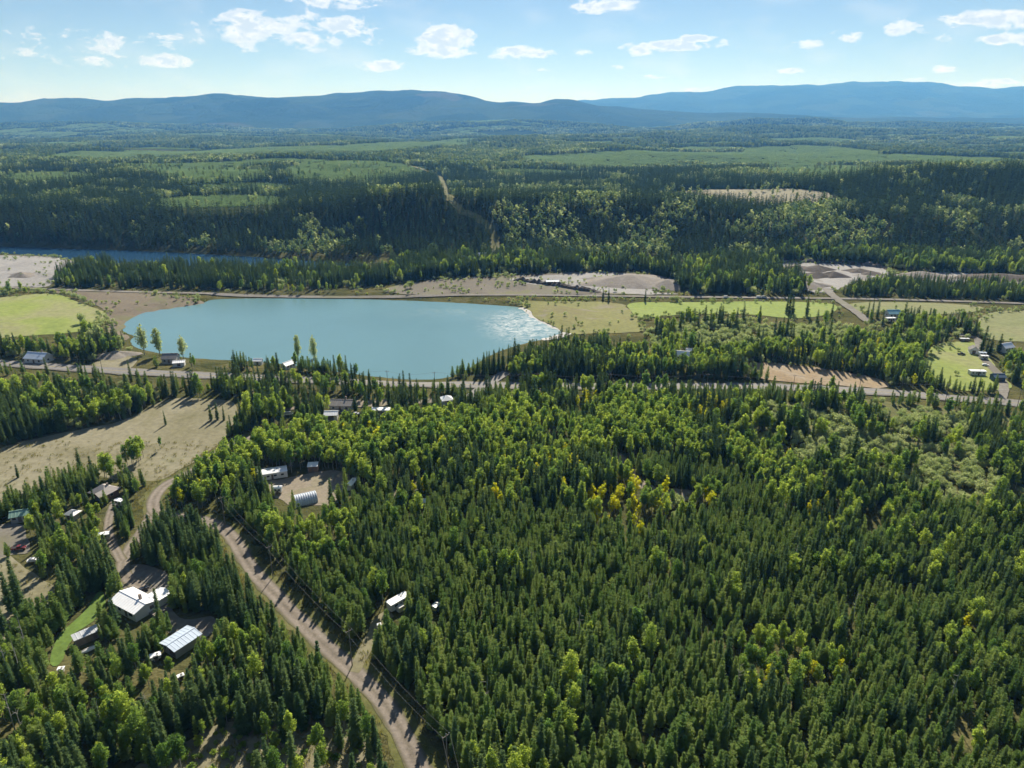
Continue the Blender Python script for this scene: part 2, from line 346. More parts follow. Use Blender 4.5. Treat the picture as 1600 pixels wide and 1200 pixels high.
def far_mat():
    """one ground sheet: grassy forest floor near by, forest cover where single trees can no longer be told apart"""
    m, N, L = new_mat('terrain_cover'); bs = N['Principled BSDF']
    g = N.new('ShaderNodeNewGeometry'); pos = g.outputs['Position']
    near = ramp(N, L, node_noise(N, L, .05, 6, .62, pos, .6), [(.25, (.04, .05, .02)), (.5, (.085, .085, .035)), (.75, (.15, .13, .06))])
    blk = N.new('ShaderNodeTexVoronoi'); blk.inputs['Scale'].default_value = .0022; blk.inputs['Randomness'].default_value = 1
    wn = N.new('ShaderNodeVectorMath'); wn.operation = 'MULTIPLY_ADD'
    nz = N.new('ShaderNodeTexNoise'); nz.inputs['Scale'].default_value = .004; L.new(pos, nz.inputs['Vector'])
    L.new(nz.outputs['Color'], wn.inputs[0]); wn.inputs[1].default_value = (300, 300, 0); L.new(pos, wn.inputs[2])
    L.new(wn.outputs[0], blk.inputs['Vector'])
    far = ramp(N, L, blk.outputs['Color'], [(.0, (.026, .046, .02)), (.55, (.04, .062, .027)), (.72, (.05, .075, .03)), (.86, (.06, .08, .035)), (.95, (.085, .085, .05))])
    gr = node_noise(N, L, .05, 5, .7, pos)
    far = mixc(N, L, .7, far, ramp(N, L, gr, [(.3, (.35, .35, .35)), (.7, (1.4, 1.4, 1.4))]), 'MULTIPLY')
    sp = N.new('ShaderNodeSeparateXYZ'); L.new(pos, sp.inputs[0])
    mr = N.new('ShaderNodeMapRange'); mr.inputs[1].default_value = 660; mr.inputs[2].default_value = 900
    L.new(sp.outputs[1], mr.inputs[0])
    L.new(mixc(N, L, mr.outputs[0], near, far), bs.inputs['Base Color'])
    bs.inputs['Roughness'].default_value = 1; bs.inputs['Specular IOR Level'].default_value = 0
    b = N.new('ShaderNodeBump'); b.inputs['Strength'].default_value = .6; b.inputs['Distance'].default_value = 6
    b2 = N.new('ShaderNodeBump'); b2.inputs['Strength'].default_value = .7; b2.inputs['Distance'].default_value = 90      # gullies of the far hills
    gl = node_noise(N, L, .0032, 5, .6, pos, .8); mg = N.new('ShaderNodeMapRange'); mg.inputs[1].default_value = 5500; mg.inputs[2].default_value = 7500; L.new(sp.outputs[1], mg.inputs[0])
    mm = N.new('ShaderNodeMath'); mm.operation = 'MULTIPLY'; L.new(gl, mm.inputs[0]); L.new(mg.outputs[0], mm.inputs[1]); L.new(mm.outputs[0], b2.inputs['Height'])
    L.new(b2.outputs[0], b.inputs['Normal'])
    L.new(gr, b.inputs['Height']); L.new(b.outputs[0], bs.inputs['Normal'])
    return m
MAT['terrain'] = far_mat()

def water_mat(name, col, rough, bump, scale, ruffle=()):
    m, N, L = new_mat(name); bs = N['Principled BSDF']
    g = N.new('ShaderNodeNewGeometry'); pos = g.outputs['Position']
    c = ramp(N, L, node_noise(N, L, .008, 5, .6, pos, .5), [(.3, tuple(v * .93 for v in col)), (.7, tuple(v * 1.07 for v in col))])
    L.new(c, bs.inputs['Base Color']); bs.inputs['Roughness'].default_value = rough; bs.inputs['IOR'].default_value = 1.33
    tot = None
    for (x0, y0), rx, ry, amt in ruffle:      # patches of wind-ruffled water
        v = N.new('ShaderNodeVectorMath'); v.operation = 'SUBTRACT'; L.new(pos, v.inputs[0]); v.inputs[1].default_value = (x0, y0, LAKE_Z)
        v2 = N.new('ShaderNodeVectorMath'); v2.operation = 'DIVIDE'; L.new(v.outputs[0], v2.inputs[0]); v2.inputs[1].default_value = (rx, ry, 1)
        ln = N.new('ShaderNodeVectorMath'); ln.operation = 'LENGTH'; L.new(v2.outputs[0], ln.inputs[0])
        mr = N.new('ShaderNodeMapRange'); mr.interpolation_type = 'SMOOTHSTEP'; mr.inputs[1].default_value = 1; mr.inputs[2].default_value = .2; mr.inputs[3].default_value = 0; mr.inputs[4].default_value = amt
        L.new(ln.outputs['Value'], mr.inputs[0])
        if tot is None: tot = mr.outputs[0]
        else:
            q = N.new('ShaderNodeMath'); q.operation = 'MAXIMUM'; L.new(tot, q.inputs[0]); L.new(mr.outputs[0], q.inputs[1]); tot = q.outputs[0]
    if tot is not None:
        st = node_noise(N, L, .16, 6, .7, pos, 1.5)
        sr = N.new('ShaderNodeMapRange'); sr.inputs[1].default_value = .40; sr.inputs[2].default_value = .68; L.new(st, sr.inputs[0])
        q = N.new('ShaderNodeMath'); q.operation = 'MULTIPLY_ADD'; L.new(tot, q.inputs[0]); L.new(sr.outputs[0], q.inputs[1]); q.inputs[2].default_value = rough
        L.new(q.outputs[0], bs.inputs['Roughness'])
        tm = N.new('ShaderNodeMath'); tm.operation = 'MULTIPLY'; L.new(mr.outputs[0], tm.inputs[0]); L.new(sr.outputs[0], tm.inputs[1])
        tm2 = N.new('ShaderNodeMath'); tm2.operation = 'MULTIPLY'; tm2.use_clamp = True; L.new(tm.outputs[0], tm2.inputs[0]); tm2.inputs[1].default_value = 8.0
        L.new(mixc(N, L, tm2.outputs[0], c, (.55, .57, .54)), bs.inputs['Base Color'])      # pale shallows over the salt bed, with sun glint painted into the colour
    b = N.new('ShaderNodeBump'); b.inputs['Strength'].default_value = bump; b.inputs['Distance'].default_value = .25
    L.new(node_noise(N, L, scale, 6, .7, pos), b.inputs['Height']); L.new(b.outputs[0], bs.inputs['Normal'])
    return m
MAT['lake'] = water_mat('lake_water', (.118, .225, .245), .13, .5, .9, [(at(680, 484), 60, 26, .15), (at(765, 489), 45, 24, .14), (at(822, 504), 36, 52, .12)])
MAT['river'] = water_mat('river_water', (.02, .06, .12), .12, .35, .6)

def leaf_mat(name, c0, c1, trans=.35, hue=.0):
    m, N, L = new_mat(name); N.remove(N['Principled BSDF']); out = N['Material Output']
    oi = N.new('ShaderNodeObjectInfo')
    g = N.new('ShaderNodeNewGeometry')
    r = ramp(N, L, oi.outputs['Random'], [(0, c0), (1, c1)])
    n = node_noise(N, L, .9, 3, .6, g.outputs['Position'])
    col = mixc(N, L, .7, r, ramp(N, L, n, [(.3, (.6, .62, .6)), (.7, (1.4, 1.38, 1.3))]), 'MULTIPLY')
    d = N.new('ShaderNodeBsdfDiffuse'); t = N.new('ShaderNodeBsdfTranslucent'); mx = N.new('ShaderNodeMixShader')
    L.new(col, d.inputs[0])
    tc = mixc(N, L, 1.0, col, (1.35, 1.38, .9), 'MULTIPLY')
    L.new(tc, t.inputs[0]); mx.inputs[0].default_value = trans
    L.new(d.outputs[0], mx.inputs[1]); L.new(t.outputs[0], mx.inputs[2]); L.new(mx.outputs[0], out.inputs[0])
    return m
def plain_mat(name, col, rough=.7, metal=0., var=.15, scale=1.5):
    m, N, L = new_mat(name); bs = N['Principled BSDF']
    tc = N.new('ShaderNodeTexCoord')
    n = node_noise(N, L, scale, 5, .65, tc.outputs['Object'])
    c = ramp(N, L, n, [(.3, tuple(v * (1 - var) for v in col)), (.7, tuple(min(1, v * (1 + var)) for v in col))])
    L.new(c, bs.inputs['Base Color']); bs.inputs['Roughness'].default_value = rough; bs.inputs['Metallic'].default_value = metal
    return m
MAT['pine_leaf'] = leaf_mat('pine_needles', (.165, .260, .080), (.300, .365, .125), .62)
MAT['spruce_leaf'] = leaf_mat('spruce_needles', (.080, .140, .060), (.155, .215, .082), .54)
MAT['aspen_leaf'] = leaf_mat('aspen_leaves', (.13, .225, .065), (.37, .44, .10), .62)
MAT['gold_leaf'] = leaf_mat('golden_leaves', (.44, .46, .03), (.58, .55, .04), .58)
MAT['willow_leaf'] = leaf_mat('willow_leaves', (.23, .29, .13), (.40, .44, .27), .52)
MAT['young_leaf'] = leaf_mat('young_pine_needles', (.20, .29, .15), (.25, .335, .175), .54)
MAT['far_spruce'] = leaf_mat('far_spruce_needles', (.036, .066, .038), (.072, .108, .052), .4)  # darker copy of the spruce needles, for the forest beyond the river
MAT['far_leaf'] = leaf_mat('mixed_wood_leaves', (.10, .165, .085), (.19, .235, .115), .5)
MAT['grass_blade'] = leaf_mat('grass_blades', (.13, .14, .04), (.26, .22, .09), .35)
MAT['bark'] = plain_mat('bark', (.10, .08, .06), .95)
MAT['pale_bark'] = plain_mat('pale_bark', (.34, .32, .27), .9)

# ------------------------------------------------------------------ object helpers
def link_mesh(name, me, parent=None, mats=()):
    o = bpy.data.objects.new(name, me)
    for mt in mats: me.materials.append(mt)
    C.objects.link(o)
    if parent is not None: o.parent = parent
    return o
def tag(o, label=None, cat=None, group=None, kind=None):
    if label: o['label'] = label
    if cat: o['category'] = cat
    if group: o['group'] = group
    if kind: o['kind'] = kind
    return o
def np_mesh(name, V, Fq):
    me = bpy.data.meshes.new(name); me.from_pydata([tuple(v) for v in V], [], [tuple(f) for f in Fq]); me.update()
    return me
def empty(name, loc, rz=0):
    o = bpy.data.objects.new(name, None); o.location = loc; o.rotation_euler = (0, 0, rz)
    o.empty_display_size = .5; C.objects.link(o); return o

# ------------------------------------------------------------------ terrain sheet, water, open ground, roads
def build_terrain():
    ys = [-250 + 22 * i for i in range(15)]
    while ys[-1] < 800: ys.append(ys[-1] + 4.2)
    while ys[-1] < 17000: ys.append(ys[-1] * 1.019)
    ys = np.array(ys); nc = 400
    u = np.linspace(-1, 1, nc)
    W = np.maximum(420, .95 * ys + 330)
    X = u[None, :] * W[:, None]; Y = np.repeat(ys[:, None], nc, 1)
    Z = height(X.ravel(), Y.ravel())
    me = bpy.data.meshes.new('ground'); nr = len(ys)
    co = np.stack([X.ravel(), Y.ravel(), Z], 1).astype(np.float32)
    i = np.arange(nr - 1)[:, None] * nc + np.arange(nc - 1)[None, :]
    q = np.stack([i, i + 1, i + nc + 1, i + nc], -1).reshape(-1, 4)
    me.vertices.add(len(co)); me.vertices.foreach_set('co', co.ravel())
    me.loops.add(q.size); me.loops.foreach_set('vertex_index', q.ravel().astype(np.int32))
    me.polygons.add(len(q)); me.polygons.foreach_set('loop_start', np.arange(0, q.size, 4, dtype=np.int32))
    me.update(); me.validate()
    me.polygons.foreach_set('use_smooth', np.ones(len(q), bool))
    o = link_mesh('ground', me, None, [MAT['terrain']])
    tag(o, 'valley floor and rolling forest land reaching to the blue hills', 'ground', kind='structure')
build_terrain()
TERR = bpy.data.objects['ground']

def sheet(name, label, poly, mat, off=.25, step=7.0, z=None, jitter=0.0, cat=None):
    poly = list(poly)
    if jitter:
        out = []
        for k in range(len(poly)):
            a, b = poly[k], poly[(k + 1) % len(poly)]
            n = max(1, int(math.hypot(b[0] - a[0], b[1] - a[1]) / 3.0))
            for j in range(n):
                x, y = a[0] + (b[0] - a[0]) * j / n, a[1] + (b[1] - a[1]) * j / n
                out.append((x + jitter * (float(fbm(x / 9, y / 9, 71, 3)) - .5) * 2, y + jitter * (float(fbm(x / 9, y / 9, 72, 3)) - .5) * 2))
        poly = out
    xs = [p[0] for p in poly]; ys = [p[1] for p in poly]
    pts = [Vector(p) for p in poly]; n0 = len(pts)
    if z is None:
        gx, gy = np.meshgrid(np.arange(min(xs), max(xs), step), np.arange(min(ys), max(ys), step))
        gx, gy = gx.ravel(), gy.ravel()
        ok = inside(poly, gx, gy) & (seg_dist(poly[::2], gx, gy, True) > step * .4)
        pts += [Vector((a, b)) for a, b in zip(gx[ok], gy[ok])]
    v, e, f, *_ = delaunay_2d_cdt(pts, [], [list(range(n0))], 1, 1e-4)
    vx = np.array([p.x for p in v]); vy = np.array([p.y for p in v])
    vz = height(vx, vy) + off if z is None else np.full(len(vx), z)
    me = np_mesh(name, np.stack([vx, vy, vz], 1), [t[:] if True else t for t in f])
    o = link_mesh(name, me, None, [mat])
    bm = bmesh.new(); bm.from_mesh(me); bmesh.ops.recalc_face_normals(bm, faces=bm.faces)
    if bm.faces and sum(fc.normal.z for fc in bm.faces) < 0: bmesh.ops.reverse_faces(bm, faces=bm.faces)
    bm.to_mesh(me); bm.free()
    tag(o, label, cat or name.split('_')[-1], kind='structure')
    return o
def ribbon(name, label, path, width, mat, off=.4, cat='road', ragged=.0, shift=0.0):
    pts = [Vector(p) for p in path]; d = [pts[0]]
    for a, b in zip(pts, pts[1:]):
        n = max(1, int((b - a).length / 4.0))
        d += [a + (b - a) * (j / n) for j in range(1, n + 1)]
    V = []; Fc = []; m = 10; AC = []
    for i, p in enumerate(d):
        t = (d[min(i + 1, len(d) - 1)] - d[max(i - 1, 0)]).normalized(); nrm = Vector((-t.y, t.x))
        for j in range(m + 1):
            w = (j / m - .5) * width + shift
            if j in (0, m): w += ragged * (float(vnoise(p.x / 2.5, p.y / 2.5 + j * 40, 81)) - .5) * 2
            q = p + nrm * w; V.append((q.x, q.y)); AC.append(j / m * 2 - 1)
    V = np.array(V); Z = height(V[:, 0], V[:, 1]) + off
    k = m + 1
    for i in range(len(d) - 1):
        for j in range(m): Fc.append((i * k + j, (i + 1) * k + j, (i + 1) * k + j + 1, i * k + j + 1))
    me = np_mesh(name, np.column_stack([V, Z]), Fc)
    bm = bmesh.new(); bm.from_mesh(me)
    if sum(fc.normal.z for fc in bm.faces) < 0: bmesh.ops.reverse_faces(bm, faces=bm.faces)
    bm.to_mesh(me); bm.free()
    at_ = me.attributes.new('across', 'FLOAT', 'POINT'); at_.data.foreach_set('value', np.array(AC, np.float32))
    o = link_mesh(name, me, None, [mat]); tag(o, label, cat, kind='structure'); return o

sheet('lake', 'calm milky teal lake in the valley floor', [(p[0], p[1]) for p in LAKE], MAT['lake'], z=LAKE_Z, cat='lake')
sheet('river', 'deep blue river along the foot of the dark wooded bank', RIVER, MAT['river'], z=RIVER_Z, cat='river')
SH = [('dry_meadow', 'meadow', 'wide dry beige meadow beside the gravel road', 'dry_grass', 2.5),
      ('hay_meadow', 'meadow', 'bright green hay meadow west of the lake', 'hay', 1.5),
      ('pale_shore', 'shore', 'bare brown shore round the west end of the lake', 'shore', 2.),
      ('river_bar', 'gravel bar', 'pale gravel bar beside the blue river', 'pit', 3.),
      ('marsh', 'marsh', 'brownish green marsh east of the lake', 'marsh', 3.),
      ('salt_crust', 'shore', 'white crusted shore at the east end of the lake', 'salt', 2.5),
      ('green_field', 'field', 'long bright green field along the railway', 'field', .8),
      ('pasture', 'pasture', 'pale pasture beyond the farm access road', 'pasture', .8),
      ('far_field', 'field', 'dull green field behind the farm buildings', 'pasture', .8),
      ('farm_meadow', 'meadow', 'green meadow around the white farm trailer', 'hay', 1.5),
      ('gravel_flat', 'flat', 'broad brownish weedy flat beyond the railway', 'weedy', 3.),
      ('gravel_apron', 'gravel', 'pale grey gravel apron around the portable building', 'pit', 4.),
      ('gravel_pit', 'gravel pit', 'pale gravel pit with dark stockpiles', 'pit', 3.),
      ('gravel_pit_east', 'gravel pit', 'long gravel pit behind the tree belt', 'pit', 3.),
      ('roadside_scar', 'bare ground', 'bare orange brown ground beside the highway', 'scar', 3.),
      ('yard', 'yard', 'bare brown yard around the arched hut', 'yard', 2.),
      ('house_yard', 'yard', 'gravelled yard around the white roofed house', 'gravel', 1.5),
      ('lawn', 'lawn', 'bright green grass strip near the narrow shed', 'lawn', 2.2),
      ('west_clearing', 'clearing', 'dry brown clearing crossed by tree shadows', 'dry_grass', 2.),
      ('west_yard', 'yard', 'gravel yard by the green roofed shed', 'gravel', 1.5),
      ('hamlet_yard', 'yard', 'bare yard among the houses by the highway', 'yard', 1.5),
      ('thicket_clearing', 'clearing', 'scrubby clearing among golden trees', 'yard', 3.),
      ('side_clearing', 'clearing', 'small dry clearing in the woods', 'dry_grass', 2.),
      ('lakeside_lot', 'lot', 'open lot between highway and lake', 'dry_grass', 2.)]
NEAR = ('dry_meadow', 'yard', 'house_yard', 'lawn', 'west_clearing', 'west_yard', 'side_clearing', 'thicket_clearing')
for i, (k, cat, lab, mt, jit) in enumerate(SH):
    sheet(k, lab, OPEN[k], MAT[mt], off=(.035 if k in NEAR else .22) + .004 * i, jitter=jit, cat=cat)
sheet('clearcut', 'pale dry clear cut among the dark forest beyond the gravel pit', CLEARCUT, MAT['dry_grass'], off=.6, jitter=6., step=14., cat='clearing')
ribbon('cut_line', 'pale grassy line cut climbing the wooded slope', CUTLINE, 8.0, MAT['verge'], .7, 'clearing', 2.5)
sheet('willow_flat', 'yellowish grassy flat under scattered willows south of the highway', smooth_poly(P([(1110, 652), (1130, 622), (1320, 620), (1440, 632), (1500, 645), (1700, 662), (1700, 800), (1600, 785), (1470, 750), (1330, 712)])), MAT['verge'], off=.08, jitter=5., cat='flat')
sheet('scrub_ground', 'dry grassy ground under scrub beside the gravel road', smooth_poly(P([(150, 1300), (215, 1185), (330, 1135), (470, 1110), (560, 1125), (610, 1190), (670, 1300)])), MAT['dry_grass'], off=.06, jitter=3., cat='ground')
ribbon('highway', 'two lane grey highway between the lake and the forest', HIGHWAY, 7.0, MAT['asphalt'], .42)
ribbon('highway_shoulder', 'gravel shoulder of the highway', HIGHWAY, 9.2, MAT['gravel'], .38, ragged=.8)
ribbon('centre_line', 'yellow centre line of the highway', HIGHWAY, .22, MAT['line_paint'], .44, 'road marking')
ribbon('railway_bed', 'gravel railway bed along the far shore of the lake', RAIL, 5.0, MAT['gravel'], .55, 'railway', .3)
ribbon('gravel_road', 'light brown gravel road running through the forest', ROAD, 4.7, MAT['road_gravel'], .15, ragged=.4)
ribbon('grass_verge', 'grassy verge along the gravel road', ROAD, 8.2, MAT['verge'], .08, 'verge', 2.2)
ribbon('driveway', 'gravel driveway leading to the white roofed house', DRIVE, 3.8, MAT['road_gravel'], .135, ragged=.5)
ribbon('track', 'gravel track up to the hip roofed house', DRIVE2, 2.8, MAT['road_gravel'], .165, ragged=.4)
ribbon('track', 'dirt track from the gravel road to the trailer in the woods', DRIVE3, 3.0, MAT['dry_grass'], .175, ragged=.5)
ribbon('side_road', 'short paved side road joining the highway', SIDE, 6.0, MAT['asphalt'], .46)
ribbon('access_road', 'pale access road from the gravel pit across the railway', PITROAD, 6.0, MAT['gravel'], .6, ragged=.5)
ribbon('farm_road', 'gravel road through the farm', FARMROAD, 4.0, MAT['gravel'], .46, ragged=.5)

# ------------------------------------------------------------------ tree shapes
def tube(V, Fc, a, b, r0, r1, n=5):
    a, b = Vector(a), Vector(b); d = (b - a).normalized()
    s = d.orthogonal().normalized(); t = d.cross(s); k = len(V)
    for p, r in ((a, r0), (b, r1)):
        for i in range(n):
            w = 2 * math.pi * i / n; V.append(p + (s * math.cos(w) + t * math.sin(w)) * r)
    for i in range(n): Fc.append((k + i, k + (i + 1) % n, k + n + (i + 1) % n, k + n + i))
def leaf(V, Fc, p, size, rng, up=.0):
    n = Vector((rng.gauss(0, 1), rng.gauss(0, 1), rng.gauss(0, 1) + up)).normalized()
    s = n.orthogonal().normalized(); t = n.cross(s); w = rng.uniform(0, 6.28)
    a = s * math.cos(w) + t * math.sin(w); b = t * math.cos(w) - s * math.sin(w); k = len(V)
    V += [p - a * size - b * size * .3, p + b * size * .75, p + a * size, p - b * size * .8]
    Fc.append((k, k + 1, k + 2, k + 3))
def conifer(seed, h, rad, lift, whorls, per, sprays, bare=.06, curve=.85, spray=.45, ragged=.25):
    """crown of drooping or rising branches, each carrying needle sprays, plus a trunk"""
    rng = random.Random(seed); V, Fc, TV, TF = [], [], [], []
    lean = Vector((rng.uniform(-.02, .02), rng.uniform(-.02, .02), 1))
    tube(TV, TF, (0, 0, -.4), lean * h * .95, h * .0125 + .03, .02, 6)
    side = [rng.uniform(1 - ragged, 1 + ragged * .5) for _ in range(8)]
    for i in range(whorls):
        f = (i + rng.uniform(-.3, .3)) / whorls; f = min(max(f, 0), 1)
        z = h * (bare + (1 - bare - .02) * f)
        r = rad * max((1 - f) ** curve, .045) * (min(1, .55 + f * 3.2))
        r *= rng.uniform(1 - ragged, 1 + ragged * .4)
        nb = max(3, int(per * (1 - f * .45)))
        a0 = rng.uniform(0, 6.28)
        for k in range(nb):
            an = a0 + 6.283 * k / nb + rng.uniform(-.35, .35)
            rr = r * side[int((an % 6.283) / 6.284 * 8)] * rng.uniform(.72, 1.15)
            base = Vector((lean.x * z, lean.y * z, z)); out = Vector((math.cos(an), math.sin(an), 0)); sd = Vector((-out.y, out.x, 0))
            tip = base + out * rr + Vector((0, 0, lift * rr * rng.uniform(.6, 1.3) - .12 * rr * rr))
            w = rr * .30 + .10; mid = base.lerp(tip, .55); dn = Vector((0, 0, -.10 * rr - .05))
            q = len(V); V += [base, mid + sd * w + dn, tip, mid - sd * w + dn]
            Fc += [(q, q + 1, q + 2), (q, q + 2, q + 3)]
            for s in range(sprays):
                t = rng.uniform(.35, 1.02); p = base.lerp(tip, t) + sd * rng.uniform(-w, w) * (1.25 - t * .8) + Vector((0, 0, rng.uniform(-.15, .16)))
                dr = (out * rng.uniform(.5, 1) + sd * rng.uniform(-.8, .8) + Vector((0, 0, lift * .8 + rng.uniform(-.35, .35)))).normalized()
                wd = dr.cross(Vector((rng.uniform(-.5, .5), rng.uniform(-.5, .5), 1))).normalized() * spray * .34
                ln = spray * rng.uniform(.6, 1.2); q = len(V)
                V += [p - wd, p + dr * ln, p + wd]; Fc.append((q, q + 1, q + 2))
    return (V, Fc), (TV, TF)
def broadleaf(seed, h, rad, lobes, leaves, size, base=.30, trunk_r=.13, tall=1.0):
    """forked trunk with limbs and a lumpy crown of leaf faces in several clumps"""
    rng = random.Random(seed); V, Fc, TV, TF = [], [], [], []
    lean = Vector((rng.uniform(-.05, .05), rng.uniform(-.05, .05), 1))
    tube(TV, TF, (0, 0, -.4), lean * h * .55, trunk_r, trunk_r * .65, 6)
    tube(TV, TF, lean * h * .55, lean * h * .9, trunk_r * .65, .03, 5)
    L = []
    for i in range(lobes):
        f = (i + .5) / lobes; z = h * (base + (1 - base) * (f * .93 + rng.uniform(-.05, .05)))
        prof = math.sin(math.pi * min(max(.12 + .80 * f, 0), 1)) ** .7
        a = i * 2.4 + rng.uniform(-.5, .5); off = rad * prof * rng.uniform(.25, .62)
        c = Vector((lean.x * z + math.cos(a) * off, lean.y * z + math.sin(a) * off, z))
        rr = rad * prof * rng.uniform(.42, .68); L.append((c, rr))
        tube(TV, TF, lean * max(z - h * .14, h * .12), c, trunk_r * .4, .02, 4)
    tot = sum(r * r for _, r in L)
    for c, r in L:
        for _ in range(max(6, int(leaves * r * r / tot))):
            d = Vector((rng.gauss(0, 1), rng.gauss(0, 1), rng.gauss(0, 1))).normalized()
            q = rng.random() ** .42 * (1 + .25 * rng.gauss(0, 1) * .5)
            leaf(V, Fc, c + Vector((d.x * r * q, d.y * r * q, d.z * r * q * tall)), size * rng.uniform(.6, 1.25), rng, .6)
    return (V, Fc), (TV, TF)
def shrub(seed, h, rad, leaves, size):
    rng = random.Random(seed); V, Fc, TV, TF = [], [], [], []
    for k in range(rng.randint(4, 7)):
        a = rng.uniform(0, 6.28); tip = Vector((math.cos(a) * rad * .6, math.sin(a) * rad * .6, h * rng.uniform(.6, .85)))
        tube(TV, TF, (0, 0, -.2), tip, .05, .015, 4)
        c = tip * rng.uniform(.7, .95); r = rad * rng.uniform(.45, .65)
        for _ in range(leaves // 6):
            d = Vector((rng.gauss(0, 1), rng.gauss(0, 1), rng.gauss(0, 1))).normalized() * rng.random() ** .4
            p = c + Vector((d.x * r, d.y * r, d.z * h * .34))
            if p.z > .05: leaf(V, Fc, p, size * rng.uniform(.6, 1.3), rng, .6)
    return (V, Fc), (TV, TF)

PROTO = {}      # kind -> list of (crown mesh, trunk mesh, merged object for scattering, height)
def merged(name, parts):
    V, Fc, mi, mats = [], [], [], []
    for (v, f), mt in parts:
        k = len(V); V += v; Fc += [tuple(i + k for i in q) for q in f]
        if mt not in mats: mats.append(mt)
        mi += [mats.index(mt)] * len(f)
    me = np_mesh(name, V, Fc)
    for mt in mats: me.materials.append(mt)
    me.polygons.foreach_set('material_index', np.array(mi, np.int32))
    return me
def coll(name, meshes):
    c = bpy.data.collections.new(name)
    for i, me in enumerate(meshes): c.objects.link(bpy.data.objects.new('%s_%02d' % (name, i), me))
    return c
def make_kind(kind, gens, leafm, barkm):
    out, ms = [], []
    for i, (cr, tr) in enumerate(gens):
        a = np_mesh(kind + '_crown', *cr); a.materials.append(leafm)
        b = np_mesh(kind + '_trunk', *tr); b.materials.append(barkm)
        out.append((a, b)); ms.append(merged(kind + '_whole', [(cr, leafm), (tr, barkm)]))
    PROTO[kind] = (out, coll(kind + '_shapes', ms))
make_kind('pine', [conifer(10 + i, (10.0, 10.5, 9.2, 10.0, 11.5, 8.2)[i], (1.75, 1.5, 1.9, 1.6, 1.4, 2.0)[i], (.45, .55, .35, .5, .3, .6)[i], (19, 20, 17, 18, 20, 15)[i], 8, 6, (.08, .1, .05, .2, .14, .04)[i], (.80, .95, .72, .85, .9, .66)[i], .42, (.34, .3, .42, .5, .45, .36)[i]) for i in range(6)], MAT['pine_leaf'], MAT['bark'])
make_kind('spruce', [conifer(30 + i, 14.0, (2.1, 1.75, 2.3, 1.6)[i], (-.22, -.28, -.15, -.3)[i], 25, 8, 4, .05, (.80, .85, .9, .75)[i], .55, .28) for i in range(4)], MAT['spruce_leaf'], MAT['bark'])
make_kind('aspen', [broadleaf(50 + i, 12.0, (2.0, 1.65, 2.25, 1.8)[i], (15, 13, 17, 14)[i], 1500, .235, (.30, .34, .26, .38)[i]) for i in range(4)], MAT['aspen_leaf'], MAT['pale_bark'])
make_kind('gold', [broadleaf(70 + i, 10.0, (1.7, 1.4, 2.0)[i], 11, 1000, .22, .22) for i in range(3)], MAT['gold_leaf'], MAT['pale_bark'])
make_kind('willow', [shrub(90 + i, (4.2, 3.4, 4.8)[i], (2.2, 2.0, 2.4)[i], 800, .20) for i in range(3)], MAT['willow_leaf'], MAT['bark'])
make_kind('bush', [shrub(110 + i, (2.0, 1.5, 1.2)[i], (1.1, .9, 1.0)[i], 240, .18) for i in range(3)], MAT['aspen_leaf'], MAT['bark'])
make_kind('cottonwood', [broadleaf(130 + i, 18.0, (4.0, 3.4)[i], 22, 1500, .42, .24, .3) for i in range(2)], MAT['willow_leaf'], MAT['pale_bark'])
def tuft(seed):
    rng = random.Random(seed); V, Fc = [], []
    for _ in range(16):
        a, r = rng.uniform(0, 6.28), rng.random() * .8; p = Vector((math.cos(a) * r, math.sin(a) * r, -.05))
        t = p + Vector((rng.uniform(-.25, .25), rng.uniform(-.25, .25), rng.uniform(.35, .75))); w = Vector((rng.uniform(-1, 1), rng.uniform(-1, 1), 0)).normalized() * .07
        k = len(V); V += [p - w, p + w, t]; Fc.append((k, k + 1, k + 2))
    me = np_mesh('grass_tuft', V, Fc); me.materials.append(MAT['grass_blade']); return me
TUFTS = coll('grass_tufts', [tuft(s) for s in range(3)])
# trees for beyond the river: the same kinds with fewer, larger faces, and clumps of them
def lean_conifer(seed, h=14., rad=1.9, lift=-.6): return conifer(seed, h, rad, lift, 11, 6, 2, .03, .85, .9, .3)
def lean_broad(seed, h=11., rad=2.6): return broadleaf(seed, h, rad, 7, 90, .85, .28, .14)
MIDS = {'dark': coll('mid_spruce', [merged('mid_spruce', [(lean_conifer(200 + i)[0], MAT['far_spruce'])]) for i in range(4)]),
        'leafy': coll('mid_aspen', [merged('mid_aspen', [(lean_broad(220 + i)[0], MAT[m_])]) for i, m_ in enumerate(('far_leaf', 'willow_leaf', 'far_leaf', 'far_leaf'))])}
def clump(seed, gens, n, ext, smin, smax):
    rng = random.Random(seed); parts = []
    for k in range(n):
        (v, f), mt = gens[rng.randrange(len(gens))]
        s = rng.uniform(smin, smax); ox, oy = rng.uniform(-ext, ext), rng.uniform(-ext, ext); a = rng.uniform(0, 6.28); ca, sa = math.cos(a), math.sin(a)
        parts.append((([Vector(((p[0] * ca - p[1] * sa) * s * 1.15 + ox, (p[0] * sa + p[1] * ca) * s * 1.15 + oy, p[2] * s)) for p in v], f), mt))
    return merged('clump', parts)
def tiny(seed, rad=2.1, lift=-.9): return conifer(seed, 14., rad, lift, 7, 5, 0, .02, .9, 1., .3)[0]
_tc = [(tiny(240 + i), MAT['far_spruce']) for i in range(4)]
_ty = [(tiny(260 + i, 4.8, -.35), MAT['young_leaf']) for i in range(3)]
_ta = [(broadleaf(280 + i, 11., 2.8, 5, 34, 1.5, .25)[0], MAT[m_]) for i, m_ in enumerate(('far_leaf', 'willow_leaf', 'far_leaf'))]
